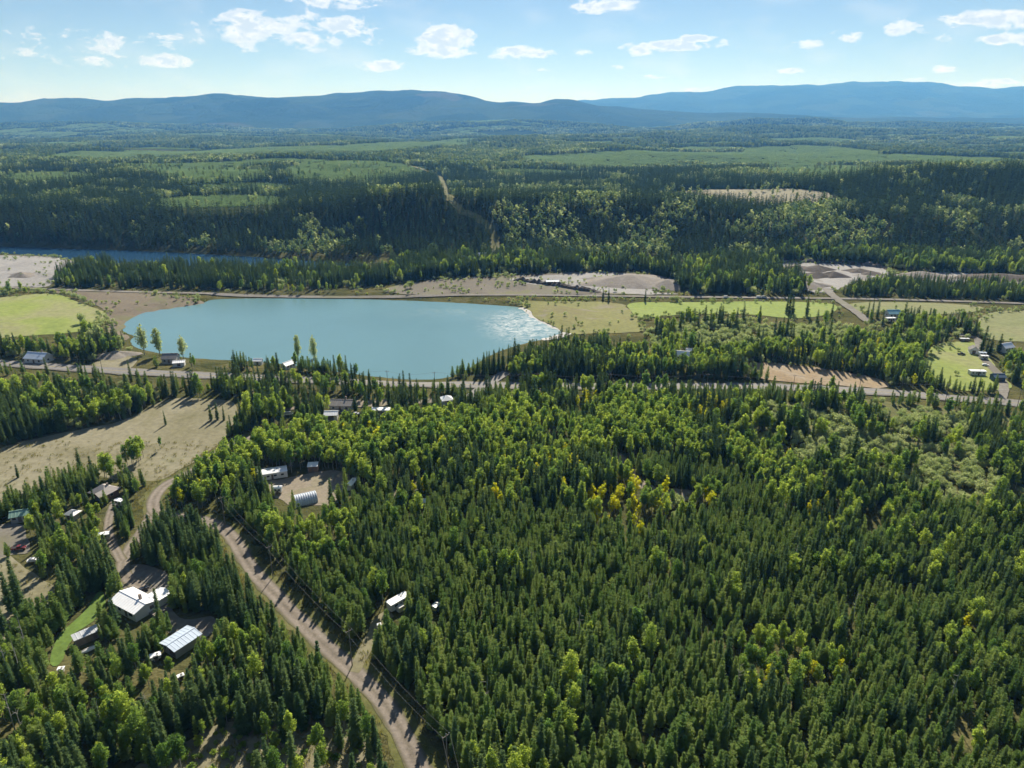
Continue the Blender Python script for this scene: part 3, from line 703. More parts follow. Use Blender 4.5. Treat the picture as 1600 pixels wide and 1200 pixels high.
CLUMPS = {'dark': coll('clump_dark', [clump(300 + i, _tc * 4 + _ta[:1], 26, 13, .75, 1.3) for i in range(4)]),
          'young': coll('clump_young', [clump(320 + i, _ty, 130, 12, .24, .40) for i in range(4)]),
          'leafy': coll('clump_leafy', [clump(340 + i, _ta * 3 + _tc, 22, 13, .7, 1.15) for i in range(4)])}

# ------------------------------------------------------------------ where the trees stand
rng = np.random.default_rng(7)
# stands: outline in photo pixels, share of planting spots used, kinds, size range
STANDS = [
 ([(-400, 1500), (-400, 560), (2000, 560), (2000, 1500)], 1.0, dict(pine=.86, spruce=.08, aspen=.06), (.60, .98)),
 # open woodland below the houses, thinning to scrub
 ([(-200, 1290), (-200, 1000), (0, 1000), (100, 1010), (260, 1020), (400, 990), (470, 985), (560, 1090), (640, 1200), (700, 1290)], .72, dict(spruce=.42, aspen=.32, pine=.26), (.55, .95)),
 ([(120, 1300), (180, 1190), (300, 1135), (430, 1095), (520, 1090), (600, 1170), (690, 1300)], .55, dict(spruce=.16, aspen=.18, bush=.66), (.5, 1.1)),
 ([(250, 1300), (330, 1170), (480, 1140), (590, 1180), (660, 1300)], .42, dict(spruce=.10, aspen=.08, bush=.78, gold=.04), (.5, 1.3)),
 # spruce between driveway and gravel road
 ([(212, 1000), (196, 880), (232, 815), (262, 800), (330, 815), (372, 870), (450, 962), (470, 1000), (330, 1000)], .95, dict(spruce=.60, pine=.37, aspen=.03), (.62, 1.0)),
 ([(-100, 900), (30, 870), (60, 812), (180, 800), (214, 835), (180, 900), (130, 950), (100, 920)], .85, dict(spruce=.40, pine=.45, aspen=.15), (.6, .95)),
 ([(-60, 820), (40, 785), (100, 752), (140, 738), (190, 755), (165, 800), (120, 822), (40, 840)], .72, dict(aspen=.5, spruce=.4, pine=.1), (.5, .8)),
 ([(160, 720), (205, 700), (235, 690), (232, 712), (200, 732), (170, 745)], .35, dict(aspen=.95, spruce=.05), (.75, 1.1)),
 ([(185, 800), (185, 755), (250, 735), (245, 760), (230, 800)], .5, dict(spruce=.55, aspen=.4, gold=.05), (.6, .9)),
 # woods between the dry meadow and the highway
 ([(-200, 640), (-200, 560), (0, 575), (240, 592), (240, 625), (0, 625)], .25, dict(willow=.55, bush=.35, aspen=.10), (.5, 1.0)),
 ([(-200, 720), (-200, 590), (0, 598), (220, 606), (245, 632), (200, 655), (100, 676), (0, 705)], .85, dict(spruce=.60, aspen=.30, willow=.10), (.75, 1.1)),
 ([(225, 598), (460, 602), (740, 612), (760, 628), (560, 634), (420, 650), (380, 650), (330, 622), (260, 625)], .55, dict(spruce=.74, aspen=.26), (.7, 1.1)),
 # aspen belts
 ([(250, 770), (300, 715), (400, 672), (470, 655), (640, 648), (720, 640), (800, 636), (930, 662), (936, 700), (820, 706), (700, 722), (600, 735), (540, 735), (470, 735), (395, 745), (360, 790), (300, 800)], .85, dict(aspen=.90, spruce=.06, gold=.03, willow=.01), (.75, 1.1)),
 ([(600, 780), (560, 745), (620, 715), (720, 725), (700, 760), (660, 790)], .8, dict(aspen=.5, spruce=.40, gold=.10), (.6, 1.0)),
 ([(380, 860), (395, 800), (470, 795), (560, 790), (640, 800), (600, 850), (520, 870), (430, 890)], .9, dict(aspen=.45, pine=.47, spruce=.08), (.65, 1.0)),
 ([(700, 760), (720, 700), (860, 690), (980, 720), (960, 770), (860, 790)], .9, dict(spruce=.42, aspen=.33, pine=.20, gold=.05), (.7, 1.05)),
 ([(820, 735), (850, 700), (905, 708), (912, 748), (860, 760)], .75, dict(gold=.38, aspen=.45, spruce=.17), (.7, 1.0)),
 ([(930, 690), (960, 640), (1120, 640), (1200, 670), (1320, 700), (1330, 738), (1200, 720), (1060, 712)], .85, dict(aspen=.86, spruce=.14), (.75, 1.1)),
 ([(945, 800), (950, 755), (1000, 725), (1100, 760), (1130, 785), (1060, 805), (1000, 815)], .7, dict(gold=.45, aspen=.35, willow=.2), (.55, .95)),
 ([(1170, 750), (1180, 690), (1310, 725), (1320, 790), (1240, 800)], .85, dict(aspen=.72, spruce=.20, gold=.08), (.7, 1.05)),
 ([(1320, 820), (1300, 760), (1420, 740), (1600, 790), (1700, 830), (1700, 880), (1500, 860)], .9, dict(pine=.45, aspen=.36, spruce=.13, willow=.06), (.65, 1.0)),
 ([(1170, 1040), (1160, 990), (1260, 985), (1380, 1005), (1390, 1045), (1280, 1050)], .9, dict(aspen=.55, gold=.10, pine=.35), (.55, .8)),
 ([(1440, 1030), (1440, 960), (1520, 940), (1580, 985), (1560, 1025)], .85, dict(aspen=.5, gold=.08, willow=.22, pine=.2), (.55, .85)),
 # willow flat on the right
 ([(1095, 655), (1110, 622), (1160, 618), (1320, 616), (1440, 626), (1500, 640), (1700, 655), (1700, 780), (1600, 800), (1470, 768), (1330, 730), (1200, 690)], .85, dict(willow=.68, bush=.12, aspen=.11, spruce=.09), (.6, 1.2)),
 ([(1520, 690), (1540, 650), (1700, 655), (1700, 740), (1580, 715)], .85, dict(spruce=.70, aspen=.30), (.6, .9)),
 ([(780, 640), (800, 612), (980, 612), (1180, 618), (1180, 650), (960, 645)], .85, dict(aspen=.58, spruce=.32, gold=.10), (.65, 1.05)),
 # lake shore and the woods east of it
 ([(330, 592), (330, 566), (420, 562), (560, 582), (700, 590), (780, 580), (760, 606), (560, 602)], .85, dict(spruce=.68, aspen=.32), (.6, 1.1)),
 ([(715, 602), (740, 575), (800, 555), (880, 535), (960, 530), (985, 560), (940, 602), (800, 602)], .85, dict(spruce=.74, aspen=.26), (.75, 1.15)),
 ([(940, 602), (920, 575), (960, 545), (1060, 540), (1180, 536), (1180, 566), (1150, 600)], .85, dict(aspen=.62, spruce=.33, gold=.05), (.7, 1.05)),
 ([(1000, 540), (1010, 512), (1060, 500), (1150, 494), (1250, 498), (1320, 498), (1345, 525), (1180, 542)], .75, dict(willow=.76, bush=.12, spruce=.07, aspen=.05), (.7, 1.15)),
 ([(1150, 580), (1160, 542), (1330, 526), (1440, 532), (1450, 565), (1440, 605), (1330, 585), (1240, 566)], .85, dict(aspen=.50, spruce=.35, gold=.05, willow=.10), (.7, 1.05)),
 ([(1330, 520), (1350, 495), (1450, 490), (1530, 492), (1520, 530), (1450, 540)], .6, dict(willow=.60, aspen=.2, spruce=.20), (.7, 1.1)),
 ([(1570, 625), (1560, 575), (1590, 545), (1800, 548), (1800, 640)], .8, dict(aspen=.50, willow=.38, gold=.06, spruce=.06), (.7, 1.1)),
 # beyond the hay meadow, lake lot
 ([(-200, 570), (-200, 545), (0, 535), (45, 545), (120, 525), (168, 520), (178, 545), (165, 560), (120, 572), (0, 566)], .62, dict(spruce=.42, aspen=.38, willow=.20), (.75, 1.15)),
 ([(150, 585), (215, 560), (330, 572), (330, 590), (230, 582)], .25, dict(willow=.5, spruce=.3, aspen=.2), (.6, 1.0)),
]
STANDS = [(P(a, 5.0), b, c, d) for a, b, c, d in STANDS]
# the far side of the lake, given by ground outline
STANDS_FAR = [
 ([(-400, 470), (-400, 395), (2000, 395), (2000, 560), (-400, 560)], .03, dict(willow=.7, bush=.3), (.5, 1.0)),
 ([(84, 452), (92, 430), (130, 418), (300, 420), (480, 421), (600, 424), (618, 440), (560, 449), (400, 452), (300, 451), (150, 450)], .62, dict(spruce=.74, willow=.20, aspen=.06), (.75, 1.1)),
 ([(300, 458), (330, 452), (560, 450), (580, 456), (460, 460)], .22, dict(aspen=.6, willow=.3, gold=.1), (.5, .8)),
 ([(100, 470), (90, 458), (170, 462), (200, 478), (172, 494)], .28, dict(willow=.9, bush=.1), (.6, 1.0)),
 ([(0, 470), (0, 450), (60, 446), (95, 454), (60, 462)], .25, dict(willow=.9, aspen=.1), (.6, 1.0)),
 ([(600, 424), (640, 410), (800, 404), (900, 408), (1060, 416), (1210, 408), (1215, 424), (1256, 436), (1250, 461), (1080, 461), (1062, 440), (990, 424), (860, 426), (700, 432), (625, 440)], .75, dict(spruce=.66, aspen=.14, willow=.20), (.85, 1.25)),
 ([(1210, 410), (1220, 398), (1400, 402), (1800, 410), (1800, 432), (1600, 431), (1420, 425), (1370, 416)], .75, dict(spruce=.60, aspen=.20, willow=.20), (.85, 1.25)),
 ([(1320, 466), (1326, 448), (1420, 442), (1600, 448), (1800, 452), (1800, 474), (1560, 471)], .75, dict(spruce=.72, aspen=.12, willow=.16), (.55, .85)),
 ([(740, 468), (800, 464), (1080, 466), (1090, 472), (960, 472), (760, 472)], .30, dict(willow=.7, bush=.3), (.5, .7)),
]
STANDS_FAR = [(P(a), b, c, d) for a, b, c, d in STANDS_FAR]
KINDS = ['pine', 'spruce', 'aspen', 'gold', 'willow', 'bush']
CLEAR = []      # building footprints: x, y, radius
CORRIDOR = [at(px, py, 10.5) for px, py in ((735, 1290), (697, 1147), (545, 985), (420, 853), (345, 775))]

def project(x, y, z):
    dx, dy, dz = x, y, z - CAM_H
    dep = dy * math.cos(PITCH) - dz * math.sin(PITCH)
    up = dy * math.sin(PITCH) + dz * math.cos(PITCH)
    return 800 + F_PX * dx / dep, 600 - F_PX * up / dep, dep

# ------------------------------------------------------------------ buildings, vehicles, poles
MAT['white_metal'] = plain_mat('white_metal_roof', (.84, .85, .86), .28, .0, .06, .4)
MAT['grey_metal'] = plain_mat('grey_metal_roof', (.42, .44, .46), .40, .0, .10, .4)
MAT['blue_metal'] = plain_mat('blue_grey_metal_roof', (.50, .58, .68), .28, .0, .08, .4)
MAT['green_metal'] = plain_mat('green_metal_roof', (.20, .33, .27), .4, .0, .1, .4)
MAT['teal_metal'] = plain_mat('teal_metal_roof', (.25, .46, .50), .4, .0, .1, .4)
MAT['galvanised'] = plain_mat('galvanised_steel', (.46, .51, .58), .36, .0, .12, .6)
MAT['shingle'] = plain_mat('grey_shingle_roof', (.20, .19, .18), .9, 0, .15, .8)
MAT['brown_shingle'] = plain_mat('brown_shingle_roof', (.33, .30, .28), .85, 0, .12, .8)
MAT['white_wall'] = plain_mat('white_siding', (.62, .61, .58), .7, 0, .06, .5)
MAT['grey_wall'] = plain_mat('grey_siding', (.32, .32, .31), .8, 0, .1, .5)
MAT['brown_wall'] = plain_mat('brown_log_wall', (.20, .12, .075), .85, 0, .2, .8)
MAT['dark_blue'] = plain_mat('dark_blue_siding', (.05, .10, .17), .6, 0, .1, .5)
MAT['glass'] = plain_mat('window_glass', (.03, .04, .05), .08, 0, .1, 1)
MAT['door'] = plain_mat('door_paint', (.13, .10, .08), .6)
MAT['tyre'] = plain_mat('tyre_rubber', (.02, .02, .02), .9)
MAT['brick'] = plain_mat('chimney_block', (.28, .22, .19), .9)
MAT['blue_tarp'] = plain_mat('blue_tarp', (.04, .09, .42), .5)
MAT['wood'] = plain_mat('weathered_wood', (.20, .17, .14), .9)
MAT['steel'] = plain_mat('line_steel', (.45, .45, .45), .4, .6)
MAT['cable'] = plain_mat('weathered_cable', (.16, .16, .16), .7)
MAT['ceramic'] = plain_mat('insulator', (.30, .30, .31), .3)
for nm, cl in (('red', (.16, .022, .018)), ('white', (.72, .72, .72)), ('black', (.03, .03, .035)), ('silver', (.45, .46, .47)), ('blue', (.05, .12, .30))):
    MAT['car_' + nm] = plain_mat('car_paint_' + nm, cl, .25, .0, .03, 1)

def bm_obj(name, bm, mat, parent, loc=(0, 0, 0), rot=None):
    me = bpy.data.meshes.new(name); bmesh.ops.recalc_face_normals(bm, faces=bm.faces); bm.to_mesh(me); bm.free()
    o = link_mesh(name, me, parent, [mat]); o.location = loc
    if rot: o.rotation_euler = rot
    return o
def box_bm(sx, sy, sz, bev=0.0):
    bm = bmesh.new(); bmesh.ops.create_cube(bm, size=1.0)
    for v in bm.verts: v.co = Vector((v.co.x * sx, v.co.y * sy, v.co.z * sz))
    if bev: bmesh.ops.bevel(bm, geom=list(bm.edges), offset=bev, segments=2, affect='EDGES')
    return bm
def slope_bm(x0, x1, ridge, eave, th=.12, rib=0.0, pitch=.9):
    """one roof slope with standing ribs; ridge and eave are (y, z)"""
    bm = bmesh.new(); prof = []
    if rib:
        n = max(2, int((x1 - x0) / pitch))
        for i in range(n):
            a = x0 + (x1 - x0) * i / n; w = (x1 - x0) / n
            prof += [(a, 0), (a + w * .72, 0), (a + w * .79, rib), (a + w * .93, rib)]
        prof.append((x1, 0))
    else: prof = [(x0, 0), (x1, 0)]
    R = [[bm.verts.new((x, ridge[0], ridge[1] + h)), bm.verts.new((x, eave[0], eave[1] + h)), bm.verts.new((x, eave[0], eave[1] - th)), bm.verts.new((x, ridge[0], ridge[1] - th))] for x, h in prof]
    for a, b in zip(R, R[1:]):
        for k in range(4): bm.faces.new((a[k], a[(k + 1) % 4], b[(k + 1) % 4], b[k]))
    bm.faces.new(R[0]); bm.faces.new(R[-1]); return bm
def openings(root, L, W, hw, wins, door, glass='glass'):
    """wins: (side, position along, width, height, sill) with side in S N E W"""
    for sd, u, w, h, s in wins:
        f = empty_part = None
        if sd in 'SN':
            y = -W / 2 if sd == 'S' else W / 2
            f = bm_obj('window', box_bm(w + .16, .10, h + .16), MAT['white_wall'], root, (u, y, s + h / 2))
            bm_obj('pane', box_bm(w, .06, h), MAT[glass], f, (0, -.04 if sd == 'S' else .04, 0))
        else:
            x = -L / 2 if sd == 'W' else L / 2
            f = bm_obj('window', box_bm(.10, w + .16, h + .16), MAT['white_wall'], root, (x, u, s + h / 2))
            bm_obj('pane', box_bm(.06, w, h), MAT[glass], f, (-.04 if sd == 'W' else .04, 0, 0))
    if door:
        sd, u, w, h = door
        if sd in 'SN':
            d = bm_obj('door', box_bm(w, .12, h), MAT['door'], root, (u, (-W / 2 if sd == 'S' else W / 2), h / 2 + .05))
            bm_obj('handle', box_bm(.12, .10, .05), MAT['steel'], d, (w * .38, -.08 if sd == 'S' else .08, 0))
        else:
            d = bm_obj('door', box_bm(.12, w, h), MAT['door'], root, ((-L / 2 if sd == 'W' else L / 2), u, h / 2 + .05))
            bm_obj('handle', box_bm(.10, .12, .05), MAT['steel'], d, (-.08 if sd == 'W' else .08, w * .38, 0))
def place(px, py, z=.0):
    x, y = at(px, py, 1.5); return (x, y, hz(x, y) + .25 + z)
def house(name, label, cat, px, py, L, W, hw, hr, yaw, wall, roof, style='gable', wins=None, door=('S', 0, .95, 2.0), chimney=False, over=.4, rib=.05, group=None, loc=None):
    loc = loc or place(px, py); root = empty(name, loc, math.radians(yaw)); tag(root, label, cat, group)
    CLEAR.append((loc[0], loc[1], math.hypot(L, W) / 2 * .9 + 1.5))
    bm = box_bm(L, W, hw + .5)
    for v in bm.verts: v.co.z += hw / 2 - .25
    if style == 'gable':
        for f in list(bm.faces):
            if f.normal.z > .9: bm.faces.remove(f)
        bm.verts.ensure_lookup_table(); top = sorted([v for v in bm.verts if v.co.z > hw - .01], key=lambda v: (v.co.x, v.co.y))
        r0 = bm.verts.new((-L / 2, 0, hw + hr - .06)); r1 = bm.verts.new((L / 2, 0, hw + hr - .06))
        bm.faces.new((top[0], top[1], r0)); bm.faces.new((top[3], top[2], r1)); bm.faces.new((top[0], r0, r1, top[2])); bm.faces.new((top[1], top[3], r1, r0))
    bm_obj('wall', bm, MAT[wall], root)
    if style == 'gable':
        k = hr / (W / 2)
        for s in (-1, 1):
            r = bm_obj('roof', slope_bm(-L / 2 - over, L / 2 + over, (0, hw + hr + .10), (s * (W / 2 + over), hw - over * k + .10), .12, rib), MAT[roof], root)
        bm_obj('ridge_cap', box_bm(L + 2 * over + .1, .34, .09), MAT[roof], root, (0, 0, hw + hr + .16))
        if chimney: bm_obj('chimney', box_bm(.6, .6, 1.7), MAT['brick'], r, (L * .2, W * .12, hw + hr + .45))
    elif style == 'hip':
        bm = bmesh.new(); a, b = L / 2 + over, W / 2 + over; e = max(L - W, 0) / 2 + .05
        p = [bm.verts.new(q) for q in ((-a, -b, hw), (a, -b, hw), (a, b, hw), (-a, b, hw), (-e, 0, hw + hr), (e, 0, hw + hr))]
        for f in ((0, 1, 5, 4), (1, 2, 5), (2, 3, 4, 5), (3, 0, 4), (3, 2, 1, 0)): bm.faces.new([p[i] for i in f])
        r = bm_obj('roof', bm, MAT[roof], root, (0, 0, .02))
        if chimney: bm_obj('chimney', box_bm(.55, .55, 1.5), MAT['brick'], r, (L * .15, W * .15, hw + hr * .8))
    elif style == 'shed':
        bm_obj('roof', slope_bm(-L / 2 - over, L / 2 + over, (W / 2 + over, hw + hr + .12), (-W / 2 - over, hw + .12), .12, rib), MAT[roof], root)
        bm_obj('gable_infill', box_bm(L - .2, .15, hr), MAT[wall], root, (0, W / 2 - .09, hw + hr / 2))
    if wins is None:
        wins = [('S', -L * .3, 1.1, 1.0, .95), ('S', L * .3, 1.1, 1.0, .95), ('W', 0, 1.0, .9, .95), ('E', 0, 1.0, .9, .95), ('N', 0, 1.2, 1.0, .95)]
    openings(root, L, W, hw, wins, door)
    return root
def wheel(root, x, y, r=.33, w=.22):
    bm = bmesh.new(); bmesh.ops.create_cone(bm, cap_ends=True, segments=14, radius1=r, radius2=r, depth=w)
    t = bm_obj('wheel', bm, MAT['tyre'], root, (x, y, r), (math.pi / 2, 0, 0))
    bm = bmesh.new(); bmesh.ops.create_cone(bm, cap_ends=True, segments=10, radius1=r * .55, radius2=r * .5, depth=w + .03)
    bm_obj('rim', bm, MAT['steel'], t)
def extrude_profile(pts, w, inset=0.0):
    bm = bmesh.new()
    a = [bm.verts.new((x, -w / 2 + (inset if z > 1.0 else 0), z)) for x, z in pts]; b = [bm.verts.new((x, w / 2 - (inset if z > 1.0 else 0), z)) for x, z in pts]
    n = len(pts); bm.faces.new(a); bm.faces.new(b[::-1])
    for i in range(n): bm.faces.new((a[i], a[(i + 1) % n], b[(i + 1) % n], b[i]))
    return bm
def vehicle(name, label, kind, paint, px, py, yaw, cat=None, group=None):
    loc = place(px, py, .05); root = empty(name, loc, math.radians(yaw)); root.scale = (.74, .74, .74); tag(root, label, cat or kind, group)
    CLEAR.append((loc[0], loc[1], 3.5))
    if kind == 'pickup': body = [(-2.6, .4), (-2.6, 1.0), (-.7, 1.0), (-.5, 1.72), (.65, 1.76), (1.25, 1.12), (2.45, 1.02), (2.6, .8), (2.6, .4)]
    elif kind == 'van': body = [(-2.5, .35), (-2.5, 1.9), (-2.3, 2.05), (1.2, 2.05), (1.9, 1.25), (2.5, 1.1), (2.6, .35)]
    else: body = [(-2.2, .35), (-2.2, .9), (-1.7, 1.0), (-1.2, 1.42), (.3, 1.45), (1.0, 1.0), (2.0, .88), (2.2, .7), (2.2, .35)]
    bm_obj('body', extrude_profile(body, 1.85, .12), MAT['car_' + paint], root)
    if kind == 'pickup': gl = [(-.42, 1.1), (-.38, 1.64), (.62, 1.68), (1.1, 1.15)]; bm_obj('cargo_bed', box_bm(1.6, 1.5, .08), MAT['tyre'], root, (-1.6, 0, 1.03))
    elif kind == 'van': gl = [(-1.9, 1.3), (-1.9, 1.85), (1.15, 1.9), (1.75, 1.3)]
    else: gl = [(-1.4, 1.02), (-1.1, 1.36), (.28, 1.38), (.85, 1.02)]
    bm_obj('side_window', extrude_profile(gl, 1.80, .04), MAT['glass'], root)
    xw = 1.6 if kind == 'pickup' else 1.4
    ws = box_bm(.06, 1.45, .62); bm_obj('windscreen', ws, MAT['glass'], root, (1.62 if kind == 'van' else (.98 if kind == 'pickup' else .68), 0, 1.62 if kind == 'van' else (1.46 if kind == 'pickup' else 1.25)), (0, -.72, 0))
    for s in (-1, 1):
        wheel(root, xw, s * .86); wheel(root, -xw, s * .86)
        bm_obj('headlight', box_bm(.08, .35, .16, .02), MAT['white_metal'], root, (2.58 if kind != 'car' else 2.2, s * .62, .74))
    return root
def trailer(name, label, cat, px, py, L, W, h, yaw, wall, roof, windows=3, group=None, wheels=True, dome=.0):
    loc = place(px, py, .0); root = empty(name, loc, math.radians(yaw)); tag(root, label, cat, group)
    CLEAR.append((loc[0], loc[1], math.hypot(L, W) / 2 * .9 + 1.2))
    z0 = .45 if wheels else .05
    bm_obj('body', box_bm(L, W, h, .12), MAT[wall], root, (0, 0, z0 + h / 2))
    bm = bmesh.new(); n = 7; R = []
    for x in (-L / 2 - .12, L / 2 + .12):
        R.append([bm.verts.new((x, (i / (n - 1) - .5) * (W + .24), z0 + h + .03 + (.10 + dome) * math.sin(math.pi * i / (n - 1)))) for i in range(n)] + [bm.verts.new((x, W / 2 + .12, z0 + h - .05)), bm.verts.new((x, -W / 2 - .12, z0 + h - .05))])
    for i in range(n + 2): bm.faces.new((R[0][i], R[0][(i + 1) % (n + 2)], R[1][(i + 1) % (n + 2)], R[1][i]))
    bm.faces.new(R[0]); bm.faces.new(R[1][::-1])
    rf = bm_obj('roof', bm, MAT[roof], root)
    bm_obj('vent', box_bm(.45, .45, .2, .04), MAT['grey_wall'], rf, (L * .18, 0, z0 + h + .18 + dome))
    wins = [('S', (i + .5) / windows * L * .9 - L * .45, min(1.0, L / windows * .45), .7, z0 + h * .45) for i in range(windows)]
    openings(root, L, W, h, wins, ('S', L * .02, .7, min(1.9, h * .85)))
    if wheels:
        for s in (-1, 1):
            wheel(root, -.4, s * (W / 2 - .1), .32); wheel(root, .4, s * (W / 2 - .1), .32)
    return root

def build_buildings():
    h = house('farmhouse', 'white metal roofed house with attached garage wing at the end of the driveway', 'house', 210, 945, 10.2, 6.2, 2.5, .85, -30, 'white_wall', 'white_metal', chimney=True,
              wins=[('S', -3.6, 1.2, 1.0, .9), ('S', -1.5, 1.2, 1.0, .9), ('S', 3.2, 1.5, 1.0, .9), ('E', 1.5, 1.1, 1.0, .9), ('W', 0, 1.2, 1.1, .9), ('N', -3, 1.2, 1.0, .9)], door=('S', 1.2, 1.0, 2.0))
    bm = bmesh.new(); w, l = 4.2, 3.6
    p = [bm.verts.new(q) for q in ((1.0, 3.08, 0), (1.0 + w, 3.08, 0), (1.0 + w, 3.08 + l, 0), (1.0, 3.08 + l, 0), (1.0, 3.08, 2.3), (1.0 + w, 3.08, 2.3), (1.0 + w, 3.08 + l, 2.3), (1.0, 3.08 + l, 2.3))]
    for f in ((0, 1, 5, 4), (1, 2, 6, 5), (2, 3, 7, 6), (3, 0, 4, 7), (4, 5, 6, 7)): bm.faces.new([p[i] for i in f])
    bm_obj('garage_wall', bm, MAT['white_wall'], h)
    for s in (-1, 1):
        g = bm_obj('garage_roof', slope_bm(-.6, l + .5, (0, 3.0), (s * 2.5, 2.3), .12, .05), MAT['white_metal'], h, (3.1, 3.08, 0), (0, 0, math.pi / 2))
    bm_obj('garage_door', box_bm(3.6, .1, 2.1), MAT['grey_wall'], h, (3.1, 3.12 + l, 1.1))
    bm_obj('deck', box_bm(2.6, 2.4, .3), MAT['wood'], h, (6.45, 1.6, .2))
    house('workshop', 'blue grey metal roofed workshop in the trees below the white roofed house', 'shed', 284, 1004, 6.6, 5.0, 2.3, .45, 58, 'grey_wall', 'blue_metal', 'gable', wins=[('W', 1.5, 1.0, .8, 1.1)], door=('W', -1.2, 2.2, 2.1), over=.5)
    house('narrow_shed', 'long narrow grey roofed shed beside the bright green grass strip', 'shed', 136, 993, 5.6, 2.2, 1.8, .25, 44, 'wood', 'grey_metal', 'shed', wins=[], door=('S', 1.5, .9, 1.8), over=.25)
    b = place(140, 1009); r = empty('rowing_boat', b, math.radians(44)); tag(r, 'long white boat lying beside the narrow grey shed', 'boat'); CLEAR.append((b[0], b[1], 3))
    bm = bmesh.new(); R = []
    for i in range(9):
        t = i / 8; wd = .65 * math.sin(math.pi * min(.12 + t * .88, 1)) ** .6 + .02; x = -2.4 + 4.8 * t
        R.append([bm.verts.new((x, wd * math.cos(a), .05 + .55 * math.sin(a) * (wd / .67) ** .5)) for a in [math.pi * k / 8 for k in range(9)]])
    for a, c in zip(R, R[1:]):
        for k in range(8): bm.faces.new((a[k], a[k + 1], c[k + 1], c[k]))
    hull = bm_obj('hull', bm, MAT['white_wall'], r); bm_obj('keel', box_bm(4.4, .06, .08), MAT['wood'], r, (0, 0, .62))
    trailer('utility_trailer', 'small pale flat topped trailer beside the blue grey workshop', 'trailer', 243, 1025, 2.2, 1.4, 1.0, 30, 'white_wall', 'white_metal', 1)
    trailer('garden_shed', 'tiny white roofed shed in scrub below the workshop', 'shed', 282, 1056, 1.3, .9, 1.2, 40, 'wood', 'white_metal', 1, wheels=False)
    trailer('well_house', 'tiny white well house at the foot of the green grass strip', 'shed', 95, 1044, 1.2, 1.0, 1.0, 10, 'white_wall', 'white_metal', 1, wheels=False)
    h = house('log_house', 'brown log house with pale grey hipped roof and covered porch above the dry meadow', 'house', 163, 767, 6.4, 5.6, 2.4, 2.2, -22, 'brown_wall', 'brown_shingle', 'hip', chimney=True, over=.7)
    for s in (-1, 1): bm_obj('porch_roof', slope_bm(-.6, 2.8, (0, 3.7), (s * 1.8, 2.4), .12, 0), MAT['brown_shingle'], h, (1.5, -1.8, 0), (0, 0, -math.pi / 2))
    for s in (-1, 1): bm_obj('porch_post', box_bm(.18, .18, 2.4), MAT['wood'], h, (1.5 + s * 1.5, -4.4, 1.2))
    house('green_roofed_shed', 'green metal roofed building beside the gravel yard', 'shed', 32, 803, 5.0, 3.8, 2.2, 1.0, 22, 'grey_wall', 'green_metal')
    house('grey_cabin', 'small grey hip roofed cabin among spruces below the log house', 'cabin', 113, 800, 3.3, 2.9, 1.8, 1.0, -12, 'grey_wall', 'grey_metal', 'hip', wins=[('S', .8, .7, .6, .8)], door=('S', -.6, .8, 1.6))
    trailer('camper', 'white camper parked on the track next to the log house', 'camper', 187, 781, 3.2, 1.7, 1.6, -20, 'white_wall', 'white_metal', 2)
    trailer('camper', 'pale camper half hidden among spruces beside the driveway', 'camper', 160, 836, 3.8, 1.8, 1.8, 18, 'grey_wall', 'white_metal', 2)
    vehicle('pickup_truck', 'red pickup truck in the gravel yard by the green roofed shed', 'pickup', 'red', 28, 851, 12)
    vehicle('car', 'white car parked under spruces at the edge of the gravel yard', 'car', 'white', 51, 870, 20)
    vehicle('car', 'dark car on the gravelled yard behind the white roofed house', 'car', 'black', 222, 918, 60)
    trailer('mobile_home', 'long white mobile home at the edge of the brown yard', 'mobile home', 424, 739, 10.8, 4.6, 2.5, 20, 'white_wall', 'white_metal', 4, wheels=False, dome=.25)
    house('storage_shed', 'small white roofed shed at the top of the brown yard', 'shed', 489, 729, 3.4, 2.7, 2.1, .4, 8, 'brown_wall', 'white_metal', 'shed', wins=[], door=('S', 0, .9, 1.8), over=.2)
    trailer('camper', 'round topped white camper between the mobile home and the arched hut', 'camper', 434, 764, 2.8, 1.9, 1.6, 5, 'white_wall', 'white_metal', 2, dome=.5)
    # arched hut
    q = place(476, 777); r = empty('arched_hut', q, math.radians(27)); tag(r, 'ribbed galvanised arched hut in the brown yard', 'hut'); CLEAR.append((q[0], q[1], 5.2))
    L, R0 = 7.6, 2.7; bm = bmesh.new(); rows = []; n = 40
    for i in range(n + 1):
        x = -L / 2 + L * i / n; rr = R0 + (.09 if (i // 2) % 2 else 0)
        rows.append([bm.verts.new((x, rr * math.cos(a), -.2 + rr * 1.05 * math.sin(a))) for a in [math.pi * k / 16 for k in range(17)]])
    for a, c in zip(rows, rows[1:]):
        for k in range(16): bm.faces.new((a[k], a[k + 1], c[k + 1], c[k]))
    bm_obj('arched_roof', bm, MAT['galvanised'], r)
    for s in (-1, 1):
        bm = bmesh.new(); bm.faces.new([bm.verts.new((s * (L / 2 - .15), R0 * .98 * math.cos(a), -.2 + R0 * 1.02 * math.sin(a))) for a in [math.pi * k / 16 for k in range(17)]])
        e = bm_obj('end_wall', bm, MAT['grey_wall'], r)
        bm_obj('door', box_bm(.1, 2.0, 1.8), MAT['dark_blue'] if s < 0 else MAT['door'], r, (s * (L / 2 - .12), 0, .9))
    trailer('freight_container', 'long white topped container at the wooded edge of the brown yard', 'container', 550, 756, 5.6, 1.9, 2.0, 79, 'white_wall', 'white_metal', 1, wheels=False)
    house('hunting_cabin', 'tiny pale roofed cabin hidden in woods by the small dry clearing', 'cabin', 660, 785, 2.6, 2.0, 1.7, .6, 10, 'wood', 'blue_metal', wins=[], door=('S', 0, .8, 1.8))
    t = trailer('house_trailer', 'white flat roofed trailer with a side box alone in the pine woods', 'trailer', 622, 943, 6.0, 2.2, 2.2, 46, 'white_wall', 'white_metal', 2)
